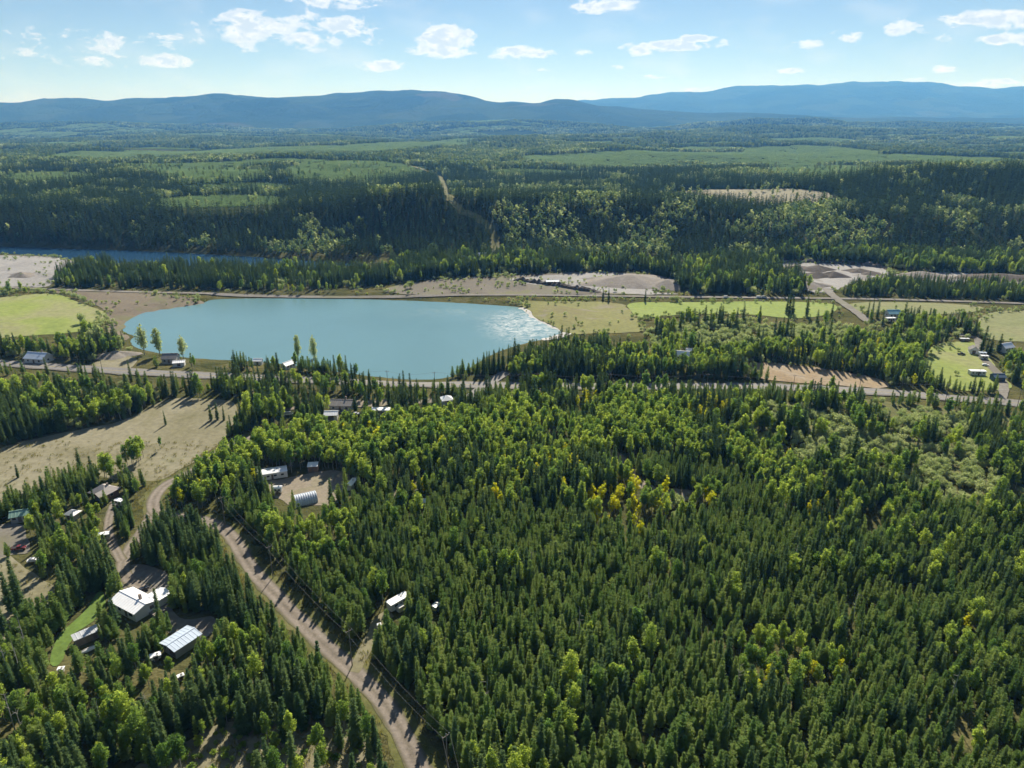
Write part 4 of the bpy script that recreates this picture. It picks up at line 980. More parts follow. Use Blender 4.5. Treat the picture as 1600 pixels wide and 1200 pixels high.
    bm_obj('side_box', box_bm(1.7, 1.3, 1.5, .05), MAT['white_wall'], t, (-.6, -1.75, .8))
    q = place(638, 926); r = empty('tarped_stack', q, .5); tag(r, 'bundle under a blue tarp behind the trailer in the woods', 'tarp'); CLEAR.append((q[0], q[1], 1.2))
    bm = bmesh.new(); bmesh.ops.create_icosphere(bm, subdivisions=3, radius=1.0)
    for v in bm.verts: v.co = Vector((v.co.x * .9, v.co.y * .6, max(v.co.z, -.1) * .9 * (1 + .15 * math.sin(v.co.x * 7 + v.co.y * 5))))
    bm_obj('tarp', bm, MAT['blue_tarp'], r); bm_obj('pallet', box_bm(1.4, .9, .16), MAT['wood'], r, (0, 0, -.05))
    trailer('camper', 'white camper buried in pines beyond the trailer in the woods', 'camper', 681, 949, 1.9, 1.3, 1.4, 60, 'white_wall', 'white_metal', 1)
    trailer('garden_shed', 'little white shed on the dirt track below the trailer in the woods', 'shed', 592, 976, .9, .8, 1.1, 20, 'white_wall', 'white_metal', 1, wheels=False)
    house('bungalow', 'long house with dark grey roof between the highway and the aspens', 'house', 534, 633, 9.6, 6.5, 2.6, 1.5, -3, 'grey_wall', 'shingle', chimney=True)
    house('garage', 'white roofed garage in front of the dark grey bungalow', 'garage', 518, 648, 5.2, 4.2, 2.3, 1.0, 4, 'white_wall', 'white_metal', wins=[], door=('S', 0, 2.4, 1.9))
    trailer('mobile_home', 'white mobile home next to the dark grey bungalow', 'mobile home', 596, 642, 8.4, 3.4, 2.4, 0, 'white_wall', 'white_metal', 4, wheels=False)
    house('round_pavilion', 'white peaked pavilion above the aspens near the highway', 'pavilion', 698, 625, 4.8, 4.8, 2.0, 1.6, 20, 'white_wall', 'white_metal', 'hip', wins=[], door=('S', 0, 1.2, 1.8))
    vehicle('van', 'white van in the bare yard west of the dark grey bungalow', 'van', 'white', 450, 643, 10)
    vehicle('car', 'silver car parked beside the dark grey bungalow', 'car', 'silver', 556, 643, 0)
    vehicle('car', 'dark car parked in front of the dark grey bungalow', 'car', 'black', 528, 640, 10)
    house('lake_house', 'house with pale blue metal roof between the highway and the hay meadow', 'house', 61, 561, 11., 7.4, 2.7, 2.2, -10, 'white_wall', 'blue_metal', chimney=True)
    house('lake_cottage', 'dark walled cottage on the lake shore beside three tall cottonwoods', 'cottage', 267, 561, 7.2, 6.0, 2.6, 1.9, 5, 'grey_wall', 'shingle')
    house('boathouse', 'low white roofed outbuilding on the lake shore next to the dark cottage', 'shed', 280, 567, 5.4, 3.6, 2.0, .6, 14, 'white_wall', 'white_metal', wins=[], door=('S', 0, 1.6, 1.7))
    house('shore_cabin', 'pale roofed cabin among aspens on the south shore of the lake', 'cabin', 450, 568, 6.4, 3.8, 2.3, 1.2, 60, 'white_wall', 'white_metal')
    house('shore_shed', 'white shed on the south shore of the lake among spruces', 'shed', 403, 562, 4.0, 3.0, 2.2, .8, 0, 'white_wall', 'white_metal', wins=[], door=('S', 0, 1, 1.8))
    house('wood_house', 'white roofed house alone in the woods east of the lake', 'house', 1066, 558, 6.6, 5.4, 2.5, 1.9, -15, 'white_wall', 'white_metal')
    house('wood_shed', 'small white roofed shed behind the lone house in the woods', 'shed', 1077, 550, 3.4, 2.6, 2.2, .8, 0, 'white_wall', 'white_metal', wins=[], door=('S', 0, 1, 1.8))
    house('teal_house', 'house with teal metal roof beside the pasture', 'house', 1395, 491, 7.6, 6.0, 2.6, 1.9, 0, 'white_wall', 'teal_metal')
    trailer('stock_trailer', 'white trailer parked before the teal roofed house', 'trailer', 1391, 499, 6.0, 2.4, 2.2, 5, 'white_wall', 'white_metal', 2)
    trailer('mobile_home', 'long white mobile home on the green farm meadow', 'mobile home', 1527, 580, 7.6, 2.8, 2.2, -4, 'white_wall', 'white_metal', 4, wheels=False)
    house('dark_barn', 'dark blue barn at the foot of the farm road', 'barn', 1559, 589, 5.2, 4.2, 2.3, 1.1, -4, 'dark_blue', 'dark_blue', wins=[], door=('S', 0, 2.2, 2.2))
    house('farm_shed', 'white ended shed with dark roof where the farm road bends', 'shed', 1521, 546, 4.4, 4.0, 2.4, 1.4, 70, 'white_wall', 'shingle', wins=[], door=('W', 0, 1.6, 1.9))
    trailer('camper', 'pale blue topped camper east of the farm road', 'camper', 1535, 551, 3.6, 2.0, 1.7, -8, 'white_wall', 'blue_metal', 2)
    trailer('camper', 'second white camper just below the pale blue topped one', 'camper', 1538, 556, 3.6, 2.0, 1.7, -8, 'white_wall', 'white_metal', 2)
    house('farm_house', 'white farmhouse behind the row of dark spruces by the farm road', 'house', 1571, 543, 7.0, 5.0, 2.7, 1.8, 20, 'white_wall', 'white_metal')
    trailer('feed_shelter', 'white topped feed shelter at the top of the farm road', 'shelter', 1507, 528, 5.0, 1.6, 1.6, -3, 'wood', 'white_metal', 1, wheels=False)
    vehicle('pickup_truck', 'black pickup truck on the farm meadow west of the farm road', 'pickup', 'black', 1503, 549, -15)
    vehicle('car', 'pale car in the grass east of the farm road below the campers', 'car', 'white', 1541, 566, -30)
    # workings beyond the railway
    house('site_office', 'long white and blue portable building on the gravel flat', 'building', 863, 442, 9.5, 3.6, 2.8, .7, 0, 'white_wall', 'blue_metal', wins=[('S', -3, 1.6, 1.1, 1.1), ('S', 0, 1.6, 1.1, 1.1), ('S', 3, 1.6, 1.1, 1.1)], door=('E', 0, 1, 2))
    house('camp_building', 'white building on the left of two at the foot of the power line cut', 'building', 753, 401, 8., 5., 2.8, 1.6, 0, 'white_wall', 'white_metal')
    house('camp_building', 'white building on the right of two at the foot of the power line cut', 'building', 772, 399, 6., 5., 2.8, 1.6, 8, 'white_wall', 'white_metal')
    for i, (px, pt, yaw, lab) in enumerate(((1135, 'white', 4, 'white van parked along the railway east of the tree belt'), (1186, 'white', 0, 'white van beside the railway, first of the pair near the pit'), (1194, 'silver', 0, 'silver van beside the railway, second of the pair near the pit'))):
        vehicle('van', lab, 'van', pt, px, 463, yaw)
build_buildings()

def mound(label, px, py, r, h, mat, seed, sx=1.0):
    x, y = at(px, py); bm = bmesh.new(); n, m = 26, 9; rows = []
    for j in range(m):
        t = j / m
        rows.append([bm.verts.new((math.cos(a) * r * (1 - t) * sx * (1 + .25 * math.sin(2 * a + seed) + .10 * math.sin(5 * a + seed * 2)), math.sin(a) * r * (1 - t) * (1 + .2 * math.sin(3 * a + seed)), h * t ** .9 * (1 + .14 * math.sin(4 * a + seed * 3) * (1 - t)) - .3)) for a in [2 * math.pi * k / n for k in range(n)]])
    top = bm.verts.new((0, 0, h * .93))
    for a, b in zip(rows, rows[1:]):
        for k in range(n): bm.faces.new((a[k], a[(k + 1) % n], b[(k + 1) % n], b[k]))
    for k in range(n): bm.faces.new((rows[-1][k], rows[-1][(k + 1) % n], top))
    o = bm_obj('gravel_pile', bm, MAT[mat], None, (x, y, hz(x, y) + .2)); tag(o, label, 'gravel pile')
    for p in o.data.polygons: p.use_smooth = True
mound('large dark stockpile at the back of the gravel pit', 1276, 423, 12, 4.5, 'pile', 1, 1.2)
mound('dark stockpile in the middle of the gravel pit, western of two', 1276, 433, 11, 4.0, 'pile', 2, 1.3)
mound('dark stockpile in the middle of the gravel pit, eastern of two', 1301, 433, 11, 4.4, 'pile', 3, 1.2)
mound('brown stockpile near the east edge of the gravel pit', 1343, 426, 12, 3.0, 'pile', 4, 1.3)
mound('low brown stockpile beside the brown one at the pit edge', 1362, 430, 9, 2.6, 'pile', 5, 1.4)
mound('long dark heap along the back edge of the gravel pit', 1240, 421, 10, 3.0, 'pile', 6, 2.2)
mound('pale gravel heap near the pit entrance', 1266, 448, 12, 4.0, 'pile_light', 7, 1.3)
mound('brown heap in the eastern gravel pit', 1560, 436, 16, 4.5, 'pile', 8, 2.4)
mound('pale heap at the west end of the eastern gravel pit', 1440, 434, 14, 4.5, 'pile_light', 9, 1.6)
mound('brown gravel heap on the river bar', 35, 432, 10, 3.5, 'pile_light', 10, 1.3)
mound('pale gravel bank at the back of the gravel flat', 985, 441, 26, 6.5, 'pile_light', 11, 2.0)
mound('steep grey heap at the east end of the gravel flat', 1042, 447, 14, 5.5, 'pile_light', 12, 1.3)
def berm(label, path, w, h, mat):
    pts = [Vector(p) for p in path]; d = [pts[0]]
    for a, b in zip(pts, pts[1:]):
        n = max(1, int((b - a).length / 2.0)); d += [a + (b - a) * (j / n) for j in range(1, n + 1)]
    bm = bmesh.new(); rows = []; rr = random.Random(5)
    for i, p in enumerate(d):
        t = (d[min(i + 1, len(d) - 1)] - d[max(i - 1, 0)]).normalized(); nr = Vector((-t.y, t.x)); e = min(1, i / 3, (len(d) - 1 - i) / 3); k = (.55 + .7 * rr.random()) * e
        rows.append([bm.verts.new((*(p + nr * (u * w * (.8 + .4 * rr.random()))), hz(p.x, p.y) - .1 + h * k * z)) for u, z in ((-.5, 0), (-.3, .7), (0, 1), (.3, .75), (.5, 0))])
    for a, b in zip(rows, rows[1:]):
        for k in range(4): bm.faces.new((a[k], a[k + 1], b[k + 1], b[k]))
    o = bm_obj('earth_berm', bm, MAT[mat], None); tag(o, label, 'berm')
berm('long dark earth berm crossing the gravel flat beside the portable building', P([(800, 438), (835, 442), (870, 447), (905, 453), (940, 458)]), 6.0, 3.4, 'pile')
berm('dark cut bank along the back edge of the gravel pit', P([(1206, 409), (1250, 410), (1300, 412), (1345, 415), (1385, 421)]), 7.0, 3.6, 'pile')
mound('bare earth heap in the lakeside lot', 180, 556, 8, 3.0, 'pile_light', 31, 1.5)

def utility_pole(label, x, y, h=10.5, yaw=0.0, group=None):
    z = hz(x, y); r = empty('utility_pole', (x, y, z), yaw); tag(r, label, 'utility pole', group)
    V, Fc = [], []; tube(V, Fc, (0, 0, -.5), (0, 0, h), .14, .09, 8); me = np_mesh('pole', V, Fc); link_mesh('pole', me, r, [MAT['wood']])
    bm_obj('crossarm', box_bm(1.7, .10, .11), MAT['wood'], r, (0, .12, h - .5))
    for u in (-.8, 0.0, .8):
        bm = bmesh.new(); bmesh.ops.create_cone(bm, cap_ends=True, segments=8, radius1=.07, radius2=.05, depth=.25); bm_obj('insulator', bm, MAT['ceramic'], r, (u, .14 if u else 0, (h - .30) if u else h + .12))
    return Vector((x, y, z + h))
def wire(label, a, b, sag=1.2, r=.035):
    V, Fc = [], []; pts = []
    for i in range(13):
        t = i / 12; p = a.lerp(b, t); p = Vector((p.x, p.y, p.z - sag * 4 * t * (1 - t))); pts.append(p)
    d = (b - a).normalized(); s = d.cross(Vector((0, 0, 1))).normalized(); u = s.cross(d)
    for p in pts: V += [p + (s * math.cos(w) + u * math.sin(w)) * r for w in (0, 2.1, 4.2)]
    for i in range(12):
        for k in range(3): Fc.append((i * 3 + k, i * 3 + (k + 1) % 3, i * 3 + 3 + (k + 1) % 3, i * 3 + 3 + k))
    o = link_mesh('power_wire', np_mesh('power_wire', V, Fc), None, [MAT['cable']]); tag(o, label, 'wire', 'overhead wires')
PPOLES = []
for i, (px, py) in enumerate(((735, 1290), (697, 1147), (545, 985), (420, 853), (345, 775))):
    x, y = at(px, py, 10.5)
    PPOLES.append(utility_pole('wooden power pole among the pines beside the gravel road', x, y, 10.5, .75, 'power poles along the gravel road')); CLEAR.append((x, y, 1.2))
for a, b in zip(PPOLES, PPOLES[1:]):
    d = (b - a); s = Vector((d.y, -d.x, 0)).normalized()
    for k in (-.8, .8): wire('overhead wire strung between the power poles along the gravel road', a + s * k - Vector((0, 0, .2)), b + s * k - Vector((0, 0, .2)), 1.2, .014)
HPOLES = []
for px in (60, 190, 320, 460, 600, 700, 830, 960, 1090, 1215, 1330, 1440, 1560):
    k = min(range(len(HIGHWAY)), key=lambda i: abs(project(HIGHWAY[i][0], HIGHWAY[i][1], 0)[0] - px))
    HPOLES.append(utility_pole('wooden power pole standing along the highway', HIGHWAY[k][0], HIGHWAY[k][1] - 11, 10.5, .0, 'power poles along the highway'))
for a, b in zip(HPOLES, HPOLES[1:]):
    wire('overhead wire strung between the power poles along the highway', a, b, 1.5)

# ------------------------------------------------------------------ planting
def scatter(name, label, cat, collection, pts, rot, scl, idx, tilt=None):
    n = len(pts); me = bpy.data.meshes.new(name); me.vertices.add(n)
    me.vertices.foreach_set('co', np.asarray(pts, np.float32).ravel())
    a = me.attributes.new('spin', 'FLOAT_VECTOR', 'POINT'); r = np.zeros((n, 3), np.float32); r[:, 2] = rot
    rr = np.random.default_rng(n); r[:, 0] = rr.normal(0, .02, n); r[:, 1] = rr.normal(0, .02, n); a.data.foreach_set('vector', r.ravel())
    a = me.attributes.new('size', 'FLOAT_VECTOR', 'POINT'); a.data.foreach_set('vector', np.asarray(scl, np.float32).ravel())
    a = me.attributes.new('pick', 'INT', 'POINT'); a.data.foreach_set('value', np.asarray(idx, np.int32))
    o = link_mesh(name, me); tag(o, label, cat, kind='stuff')
    ng = bpy.data.node_groups.new(name, 'GeometryNodeTree')
    ng.interface.new_socket('Geometry', in_out='INPUT', socket_type='NodeSocketGeometry')
    ng.interface.new_socket('Geometry', in_out='OUTPUT', socket_type='NodeSocketGeometry')
    N, L = ng.nodes, ng.links
    gi, go = N.new('NodeGroupInput'), N.new('NodeGroupOutput')
    ci = N.new('GeometryNodeCollectionInfo'); ci.inputs[0].default_value = collection; ci.inputs[1].default_value = True; ci.inputs[2].default_value = True
    ip = N.new('GeometryNodeInstanceOnPoints'); ip.inputs['Pick Instance'].default_value = True
    def attr(nm, ty):
        q = N.new('GeometryNodeInputNamedAttribute'); q.data_type = ty; q.inputs[0].default_value = nm; return q.outputs[0]
    e = N.new('FunctionNodeEulerToRotation'); L.new(attr('spin', 'FLOAT_VECTOR'), e.inputs[0])
    L.new(gi.outputs[0], ip.inputs['Points']); L.new(ci.outputs[0], ip.inputs['Instance']); L.new(e.outputs[0], ip.inputs['Rotation'])
    L.new(attr('size', 'FLOAT_VECTOR'), ip.inputs['Scale']); L.new(attr('pick', 'INT'), ip.inputs['Instance Index']); L.new(ip.outputs[0], go.inputs[0])
    md = o.modifiers.new('scatter', 'NODES'); md.node_group = ng
    return o

def spots(y0, y1, step, margin=60):
    """jittered planting spots over the wedge of ground in front of the camera"""
    hw = y1 * .78 + margin
    gx, gy = np.meshgrid(np.arange(-hw, hw, step), np.arange(y0, y1, step))
    gx = gx.ravel() + rng.uniform(-.46, .46, gx.size) * step; gy = gy.ravel() + rng.uniform(-.46, .46, gy.size) * step
    k = np.abs(gx) < gy * .78 + margin
    return gx[k], gy[k]
def open_mask(x, y, pad=0.0):
    """True where nothing tall grows: water, meadows, roads, building plots"""
    m = np.zeros(len(x), bool)
    for nm, p in OPEN.items():
        xs, ys = [q[0] for q in p], [q[1] for q in p]
        c = np.where((x > min(xs)) & (x < max(xs)) & (y > min(ys)) & (y < max(ys)) & ~m)[0]
        if len(c): m[c] |= inside(p, x[c], y[c])
    for p in (LAKE, RIVER):
        m |= inside(p, x, y) | (seg_dist(p[::2], x, y, True) < 3.0)
    for nm, path, w in ROADS:
        ex = {'highway': 5.0, 'road': 3.2, 'rail': 4.0}.get(nm, 1.0)
        xs, ys = [q[0] for q in path], [q[1] for q in path]; r = w / 2 + ex
        c = np.where((x > min(xs) - r) & (x < max(xs) + r) & (y > min(ys) - r) & (y < max(ys) + r))[0]
        if len(c): m[c] |= seg_dist(path, x[c], y[c]) < r
    m |= seg_dist(CORRIDOR, x, y) < 3.4
    for bx, by, r in CLEAR:
        m |= (np.abs(x - bx) < r) & (np.abs(y - by) < r) & (np.hypot(x - bx, y - by) < r)
    return m
# keep the line of sight to each building open in front of it, as the owners do
SIGHT = []
for bx, by, r in CLEAR:
    if r > 1.9:
        d = math.hypot(bx, by); n = (-bx / d, -by / d)
        reach = (8.0 if by < 260 else 16.0) + r * .5
        SIGHT.append(((bx, by), (bx + n[0] * reach, by + n[1] * reach), r * (.50 if by < 260 else .62)))

for px, py in ((150, 935), (130, 962), (108, 995), (92, 1025), (20, 900), (50, 925), (10, 960), (40, 850), (470, 792), (500, 790), (440, 782), (300, 970), (325, 972), (235, 900)):
    q = at(px, py); SIGHT.append((q, (q[0] * .95, q[1] * .95), 3.0))
POOL = {k: [] for k in KINDS}
def plant(stands, y0, y1, step, wide=1.0):
    x, y = spots(y0, y1, step); ok = ~open_mask(x, y); x, y = x[ok], y[ok]
    keep = np.zeros(len(x)); zone = np.full(len(x), -1)
    for i, (poly, share, mix, sz) in enumerate(stands):
        xs, ys = [q[0] for q in poly], [q[1] for q in poly]
        wx = x + (fbm(x / 14, y / 14, 5, 3) - .5) * 22; wy = y + (fbm(x / 14, y / 14, 6, 3) - .5) * 22
        c = inside(poly, wx, wy); keep[c] = share; zone[c] = i
    g = fbm(x / 16, y / 16, 41, 3)
    keep = keep * np.clip(.55 + (g - .30) * 2.2, .15, 1.25)
    hx = np.array(HIGHWAY); hy = np.interp(x, hx[:, 0], hx[:, 1]); south = hy - y      # mown strip along the highway
    thin = (south > 0) & (south < 26) & ((x < -140) | ((x > -112) & (x < -10)) | (x > 120))
    keep = np.where(thin, keep * np.where(x < -140, .22, np.where(x < 0, .7, .4)), keep)
    for a, b, r in SIGHT:
        keep = np.where(seg_dist([a, b], x, y) < r, keep * .04, keep)
    sel = rng.random(len(x)) < keep; sel &= zone >= 0
    x, y, zone = x[sel], y[sel], zone[sel]
    z = height(x, y); pick = fbm(x / 11, y / 11, 61, 3); pick = np.clip((pick - .5) * 2.0 + .5 + rng.normal(0, .17, len(x)), 0, .999)
    for i, (poly, share, mix, (s0, s1)) in enumerate(stands):
        c = np.where(zone == i)[0]
        if not len(c): continue
        order = np.argsort(np.argsort(pick[c])) / len(c); acc = 0.0
        for kd, p in mix.items():
            s = c[(order >= acc) & (order < acc + p)]; acc += p
            if not len(s): continue
            if kd in ('aspen', 'willow', 'gold'):      # wide crowns stand further apart
                s = s[rng.random(len(s)) < {'aspen': .88, 'willow': .85, 'gold': .85}[kd] * wide]
            sc_ = rng.uniform(s0, s1, len(s)) * np.where(rng.random(len(s)) < .12, rng.uniform(.6, .9, len(s)), 1)
            sc_ = sc_ * (.70 + .32 * fbm(x[s] / 22, y[s] / 22, 77, 3)) * np.where(rng.random(len(s)) < .06, 1.22, 1.0)
            POOL[kd].append(np.column_stack([x[s], y[s], z[s], sc_, np.full(len(s), i)]))
plant(STANDS_FAR + STANDS, 62, 235, 1.95, .70)
plant(STANDS_FAR + STANDS, 235, 690, 2.3)
def lone(kd, px, py, s):
    x, y = at(px, py); POOL[kd].append(np.array([[x, y, hz(x, y), s, -1]]))
# single trees that stand by themselves
for px, py, s in ((65, 664, .45), (28, 745, .4), (259, 662, .5), (330, 655, .55), (340, 654, .6), (350, 655, .5), (395, 700, .5), (176, 905, 1.1), (20, 955, .9), (8, 990, .8), (252, 985, .9), (25, 925, .8), (35, 960, 1.0)):
    lone('spruce', px, py, s)
for px, py, s in ((1228, 491, 1.0), (1232, 492, 1.1), (1238, 491, .95), (1260, 495, 1.1), (1299, 496, .9), (1362, 497, 1.0), (1370, 497, .95), (1355, 496, .9), (1412, 501, .95), (1533, 548, 1.15), (1541, 549, .85), (1547, 551, .8), (1560, 548, .8), (942, 468, .6), (951, 470, .7), (1008, 471, .7)):
    lone('spruce', px, py, s)
for px, py, s_ in ((200, 727, .8), (206, 723, .9), (213, 720, .95), (219, 716, .9), (209, 729, .8), (224, 712, .8), (217, 724, .85), (190, 738, .65), (172, 741, .8), (166, 744, .75), (250, 700, .5)): lone('aspen', px, py, s_)
lone('willow', 125, 508, 1.9); lone('willow', 642, 451, 1.6); lone('willow', 635, 453, 1.1); lone('willow', 1058, 472, 1.2); lone('willow', 1050, 472, 1.1)

NAMES = {'pine': ('pine_tree', 'pine tree', 'pine_forest', 'dense stand of young pines filling the woods'),
         'spruce': ('spruce_tree', 'spruce tree', 'spruce_forest', 'dark spruces through the valley woods'),
         'aspen': ('aspen_tree', 'aspen tree', 'aspen_grove', 'bright green aspens through the valley woods'),
         'gold': ('golden_aspen', 'aspen tree', 'golden_grove', 'yellow autumn aspens among the pines'),
         'willow': ('willow_shrub', 'willow', 'willow_thicket', 'grey green willow thicket on the valley floor'),
         'bush': ('scrub_bush', 'bush', 'scrub', 'low scrub bushes on open ground')}
HT = {'pine': 10, 'spruce': 14, 'aspen': 12, 'gold': 10, 'willow': 4, 'bush': 2}
WHERE = ['on open ground beyond the highway', 'in the tree strip between lake and river', 'in the row along the railway above the lake', 'on the brown shore west of the lake', 'beside the pale gravel bar', 'in the woods behind the gravel flat', 'in the woods behind the gravel pits', 'in the tree belt between the eastern pit and the pasture', 'along the railway beside the marsh',
 'in the dense pine forest', 'in the open woods below the workshop', 'at the edge of the scrub below the workshop', 'in the grassy scrub beside the gravel road', 'in the block between driveway and gravel road', 'in the block west of the driveway', 'around the log house', 'in the grove standing in the dry meadow', 'between the log house and the road bend', 'in the scrub just south of the highway', 'in the woods above the dry meadow', 'in the row between highway and hamlet', 'in the aspen belt above the brown yard', 'near the small dry clearing', 'in the mixed wood below the brown yard', 'in the mixed wood beyond the aspen belt', 'in the golden patch beyond the aspen belt', 'in the long leafy belt east of the scrubby clearing', 'around the scrubby clearing', 'in the leafy patch below the willow flat', 'in the mixed wood below the willow flat', 'in the bright leafy patch inside the pine forest', 'in the pale leafy patch inside the pine forest', 'on the willow flat south of the highway', 'in the dark clump at the edge of the willow flat', 'in the strip along the south side of the highway', 'on the south shore of the lake', 'in the dark stand at the southeast corner of the lake', 'in the woods around the lone white roofed house', 'in the thicket between marsh and woods', 'in the woods beside the bare roadside ground', 'in the thicket around the teal roofed house', 'in the woods east of the farm road', 'at the near edge of the hay meadow', 'around the open lakeside lot', 'standing by itself on open ground']
LOOK = {'pine': 'bushy olive green pine', 'spruce': 'dark pointed spruce', 'aspen': 'round crowned bright green aspen', 'gold': 'golden yellow aspen', 'willow': 'rounded grey green willow', 'bush': 'low green bush'}
road_xy = np.array(ROAD)
for kd in KINDS:
    A = np.concatenate(POOL[kd]); n = len(A)
    px, py, dep = project(A[:, 0], A[:, 1], A[:, 2] + A[:, 3] * HT[kd] * .6)
    vis = (px > 3) & (px < 1597) & (py > 3) & (py < 1190)
    show = np.where(vis, A[:, 3] * HT[kd] / dep, 0); order = np.argsort(-show)
    top = order[:min(296, int(vis.sum()))]; rest = order[len(top):]
    shapes, co = PROTO[kd]; nm, cat, snm, slab = NAMES[kd]
    rot = rng.uniform(0, 6.28, n); idx = rng.integers(0, len(shapes), n); fat = rng.uniform(1.0, 1.42, n) if kd == 'pine' else rng.uniform(.88, 1.25, n)
    ry = np.interp(A[:, 1], road_xy[::-1][np.argsort(road_xy[::-1, 1]), 1], road_xy[::-1][np.argsort(road_xy[::-1, 1]), 0])
    for j in top:
        s = A[j, 3]; o = bpy.data.objects.new(nm, None); o.location = A[j, :3]; o.rotation_euler = (float(rng.normal(0, .02)), float(rng.normal(0, .02)), rot[j])
        o.scale = (s * fat[j], s * fat[j], s); C.objects.link(o)
        east = A[j, 0] > ry[j]
        w = WHERE[int(A[j, 4])]
        if w == 'in the dense pine forest': w += ' east of the gravel road' if east else ' west of the gravel road'
        tall = ''
        if kd != 'bush': tall = 'tall ' if s > .80 else ('small ' if s < .56 else '')
        tag(o, tall + LOOK[kd] + ' ' + w, cat, tall + nm.replace('_', ' ') + 's ' + w)
        for pn, me in (('crown', shapes[idx[j]][0]), ('trunk', shapes[idx[j]][1])):
            c = bpy.data.objects.new(pn, me); c.parent = o; C.objects.link(c)
    if len(rest):
        s = A[rest, 3]
        scatter(snm, slab, cat, co, A[rest, :3], rot[rest], np.column_stack([s * fat[rest], s * fat[rest], s]), idx[rest])
    print('planted', kd, n, 'as objects', len(top))
# tall cottonwoods by the lake
for i, (px, py, s, lab) in enumerate(((226, 553, 1.0, 'tall loose cottonwood on the lake shore, western of a close pair'), (250, 554, .95, 'tall loose cottonwood on the lake shore, eastern of a close pair'), (286, 557, .75, 'slimmer cottonwood on the shore behind the white roofed outbuilding'),
        (465, 556, .95, 'tall slim cottonwood above the south shore, western of two'), (491, 555, .95, 'tall slim cottonwood above the south shore, eastern of two'), (157, 548, .9, 'big cottonwood at the corner of the hay meadow'), (145, 552, .8, 'cottonwood standing beside the big one at the hay meadow corner'), (190, 552, .6, 'small cottonwood between the lake bay and the open lot'))):
    x, y = at(px, py); shapes, co = PROTO['cottonwood']; o = empty('cottonwood_tree', (x, y, hz(x, y)), i * 1.3); w = .62 if 2 < i < 5 else .9; o.scale = (s * w, s * w, s)
    tag(o, lab, 'cottonwood')
    for pn, me in (('crown', shapes[i % 2][0]), ('trunk', shapes[i % 2][1])):
        c = bpy.data.objects.new(pn, me); c.parent = o; C.objects.link(c)
# bare dead trunks standing in the western woods
for i, (px, py) in enumerate(((47, 1032), (36, 1062), (20, 1075), (40, 1160), (26, 1150), (240, 1150), (160, 1150), (905, 1010), (1010, 960), (1150, 1090), (1330, 980), (760, 1120), (1480, 1110), (830, 905), (1240, 890), (1420, 850))):
    rr = random.Random(900 + i); x, y = at(px, py); V, Fc = [], []; h = rr.uniform(9, 13)
    tube(V, Fc, (0, 0, -.4), (rr.uniform(-.4, .4), rr.uniform(-.4, .4), h), .16, .03, 6)
    o = empty('dead_tree', (x, y, hz(x, y)), 0); wst = 'in the woods west of the gravel road' if i < 7 else 'among the pines east of the gravel road'; tag(o, 'bare grey dead tree trunk standing ' + wst, 'dead tree', 'dead trees ' + wst)
    t = link_mesh('trunk', np_mesh('trunk', V, Fc), o, [MAT['pale_bark']])
    for k in range(7):
        V, Fc = [], []; z = h * rr.uniform(.45, .92); a = rr.uniform(0, 6.28); l = rr.uniform(.6, 1.4)
        tube(V, Fc, (0, 0, z), (math.cos(a) * l, math.sin(a) * l, z + l * .3), .035, .01, 4); link_mesh('branch', np_mesh('branch', V, Fc), o, [MAT['pale_bark']])
# rough grass on the near open ground and under the scrub
gx, gy = spots(80, 260, 1.5)
m_ = np.zeros(len(gx), bool)
for nm in ('dry_meadow', 'west_clearing', 'thicket_clearing', 'side_clearing'): m_ |= inside(OPEN[nm], gx, gy)
scrubby = inside(STANDS[2][0], gx, gy) | inside(STANDS[3][0], gx, gy)
vd = seg_dist(ROAD, gx, gy); verge = (vd > 3.2) & (vd < 6.5)
sel = ((m_ & (rng.random(len(gx)) < .25)) | (scrubby & (rng.random(len(gx)) < .8)) | (verge & (rng.random(len(gx)) < .8)))
for bx, by, r in CLEAR: sel &= np.hypot(gx - bx, gy - by) > r
gx, gy = gx[sel], gy[sel]; n = len(gx); s = rng.uniform(.6, 1.4, n)
scatter('rough_grass', 'rough dry grass tufts on open ground', 'grass', TUFTS, np.column_stack([gx, gy, height(gx, gy) + .25]), rng.uniform(0, 6.28, n), np.column_stack([s, s, s * rng.uniform(.6, 1.2, n)]), rng.integers(0, 3, n))

# weeds and low brush on the bare flats, thicker along their edges
wx_, wy_ = spots(330, 690, 2.6); wb = np.zeros(len(wx_)); 
for nm, dens_, edge_ in (('gravel_flat', .10, .30), ('gravel_apron', .01, .1), ('marsh', .05, .35), ('pale_shore', .05, .30), ('river_bar', .07, .35), ('hay_meadow', .0, .28), ('green_field', .0, .22), ('pasture', .02, .25), ('far_field', .0, .25), ('gravel_pit', .015, .30), ('gravel_pit_east', .03, .3), ('roadside_scar', .06, .3), ('farm_meadow', .01, .2)):
    p = OPEN[nm]; xs, ys = [q[0] for q in p], [q[1] for q in p]; c = np.where((wx_ > min(xs) - 6) & (wx_ < max(xs) + 6) & (wy_ > min(ys) - 6) & (wy_ < max(ys) + 6))[0]
    if not len(c): continue
    ins = inside(p, wx_[c], wy_[c]); ed = seg_dist(p[::2], wx_[c], wy_[c], True) < 4.5; nz_ = fbm(wx_[c] / 18, wy_[c] / 18, 55, 3)
    wb[c] = np.maximum(wb[c], np.where(ed, edge_, np.where(ins, dens_, 0)) * np.clip((nz_ - .38) * 5, 0, 1.6))
sel = (rng.random(len(wx_)) < wb) & ~inside(LAKE, wx_, wy_) & ~inside(RIVER, wx_, wy_)
for nm, path, w in ROADS: sel &= seg_dist(path[::2], wx_, wy_) > w / 2 + 1
wx_, wy_ = wx_[sel], wy_[sel]; n = len(wx_); s = rng.uniform(.25, .75, n)
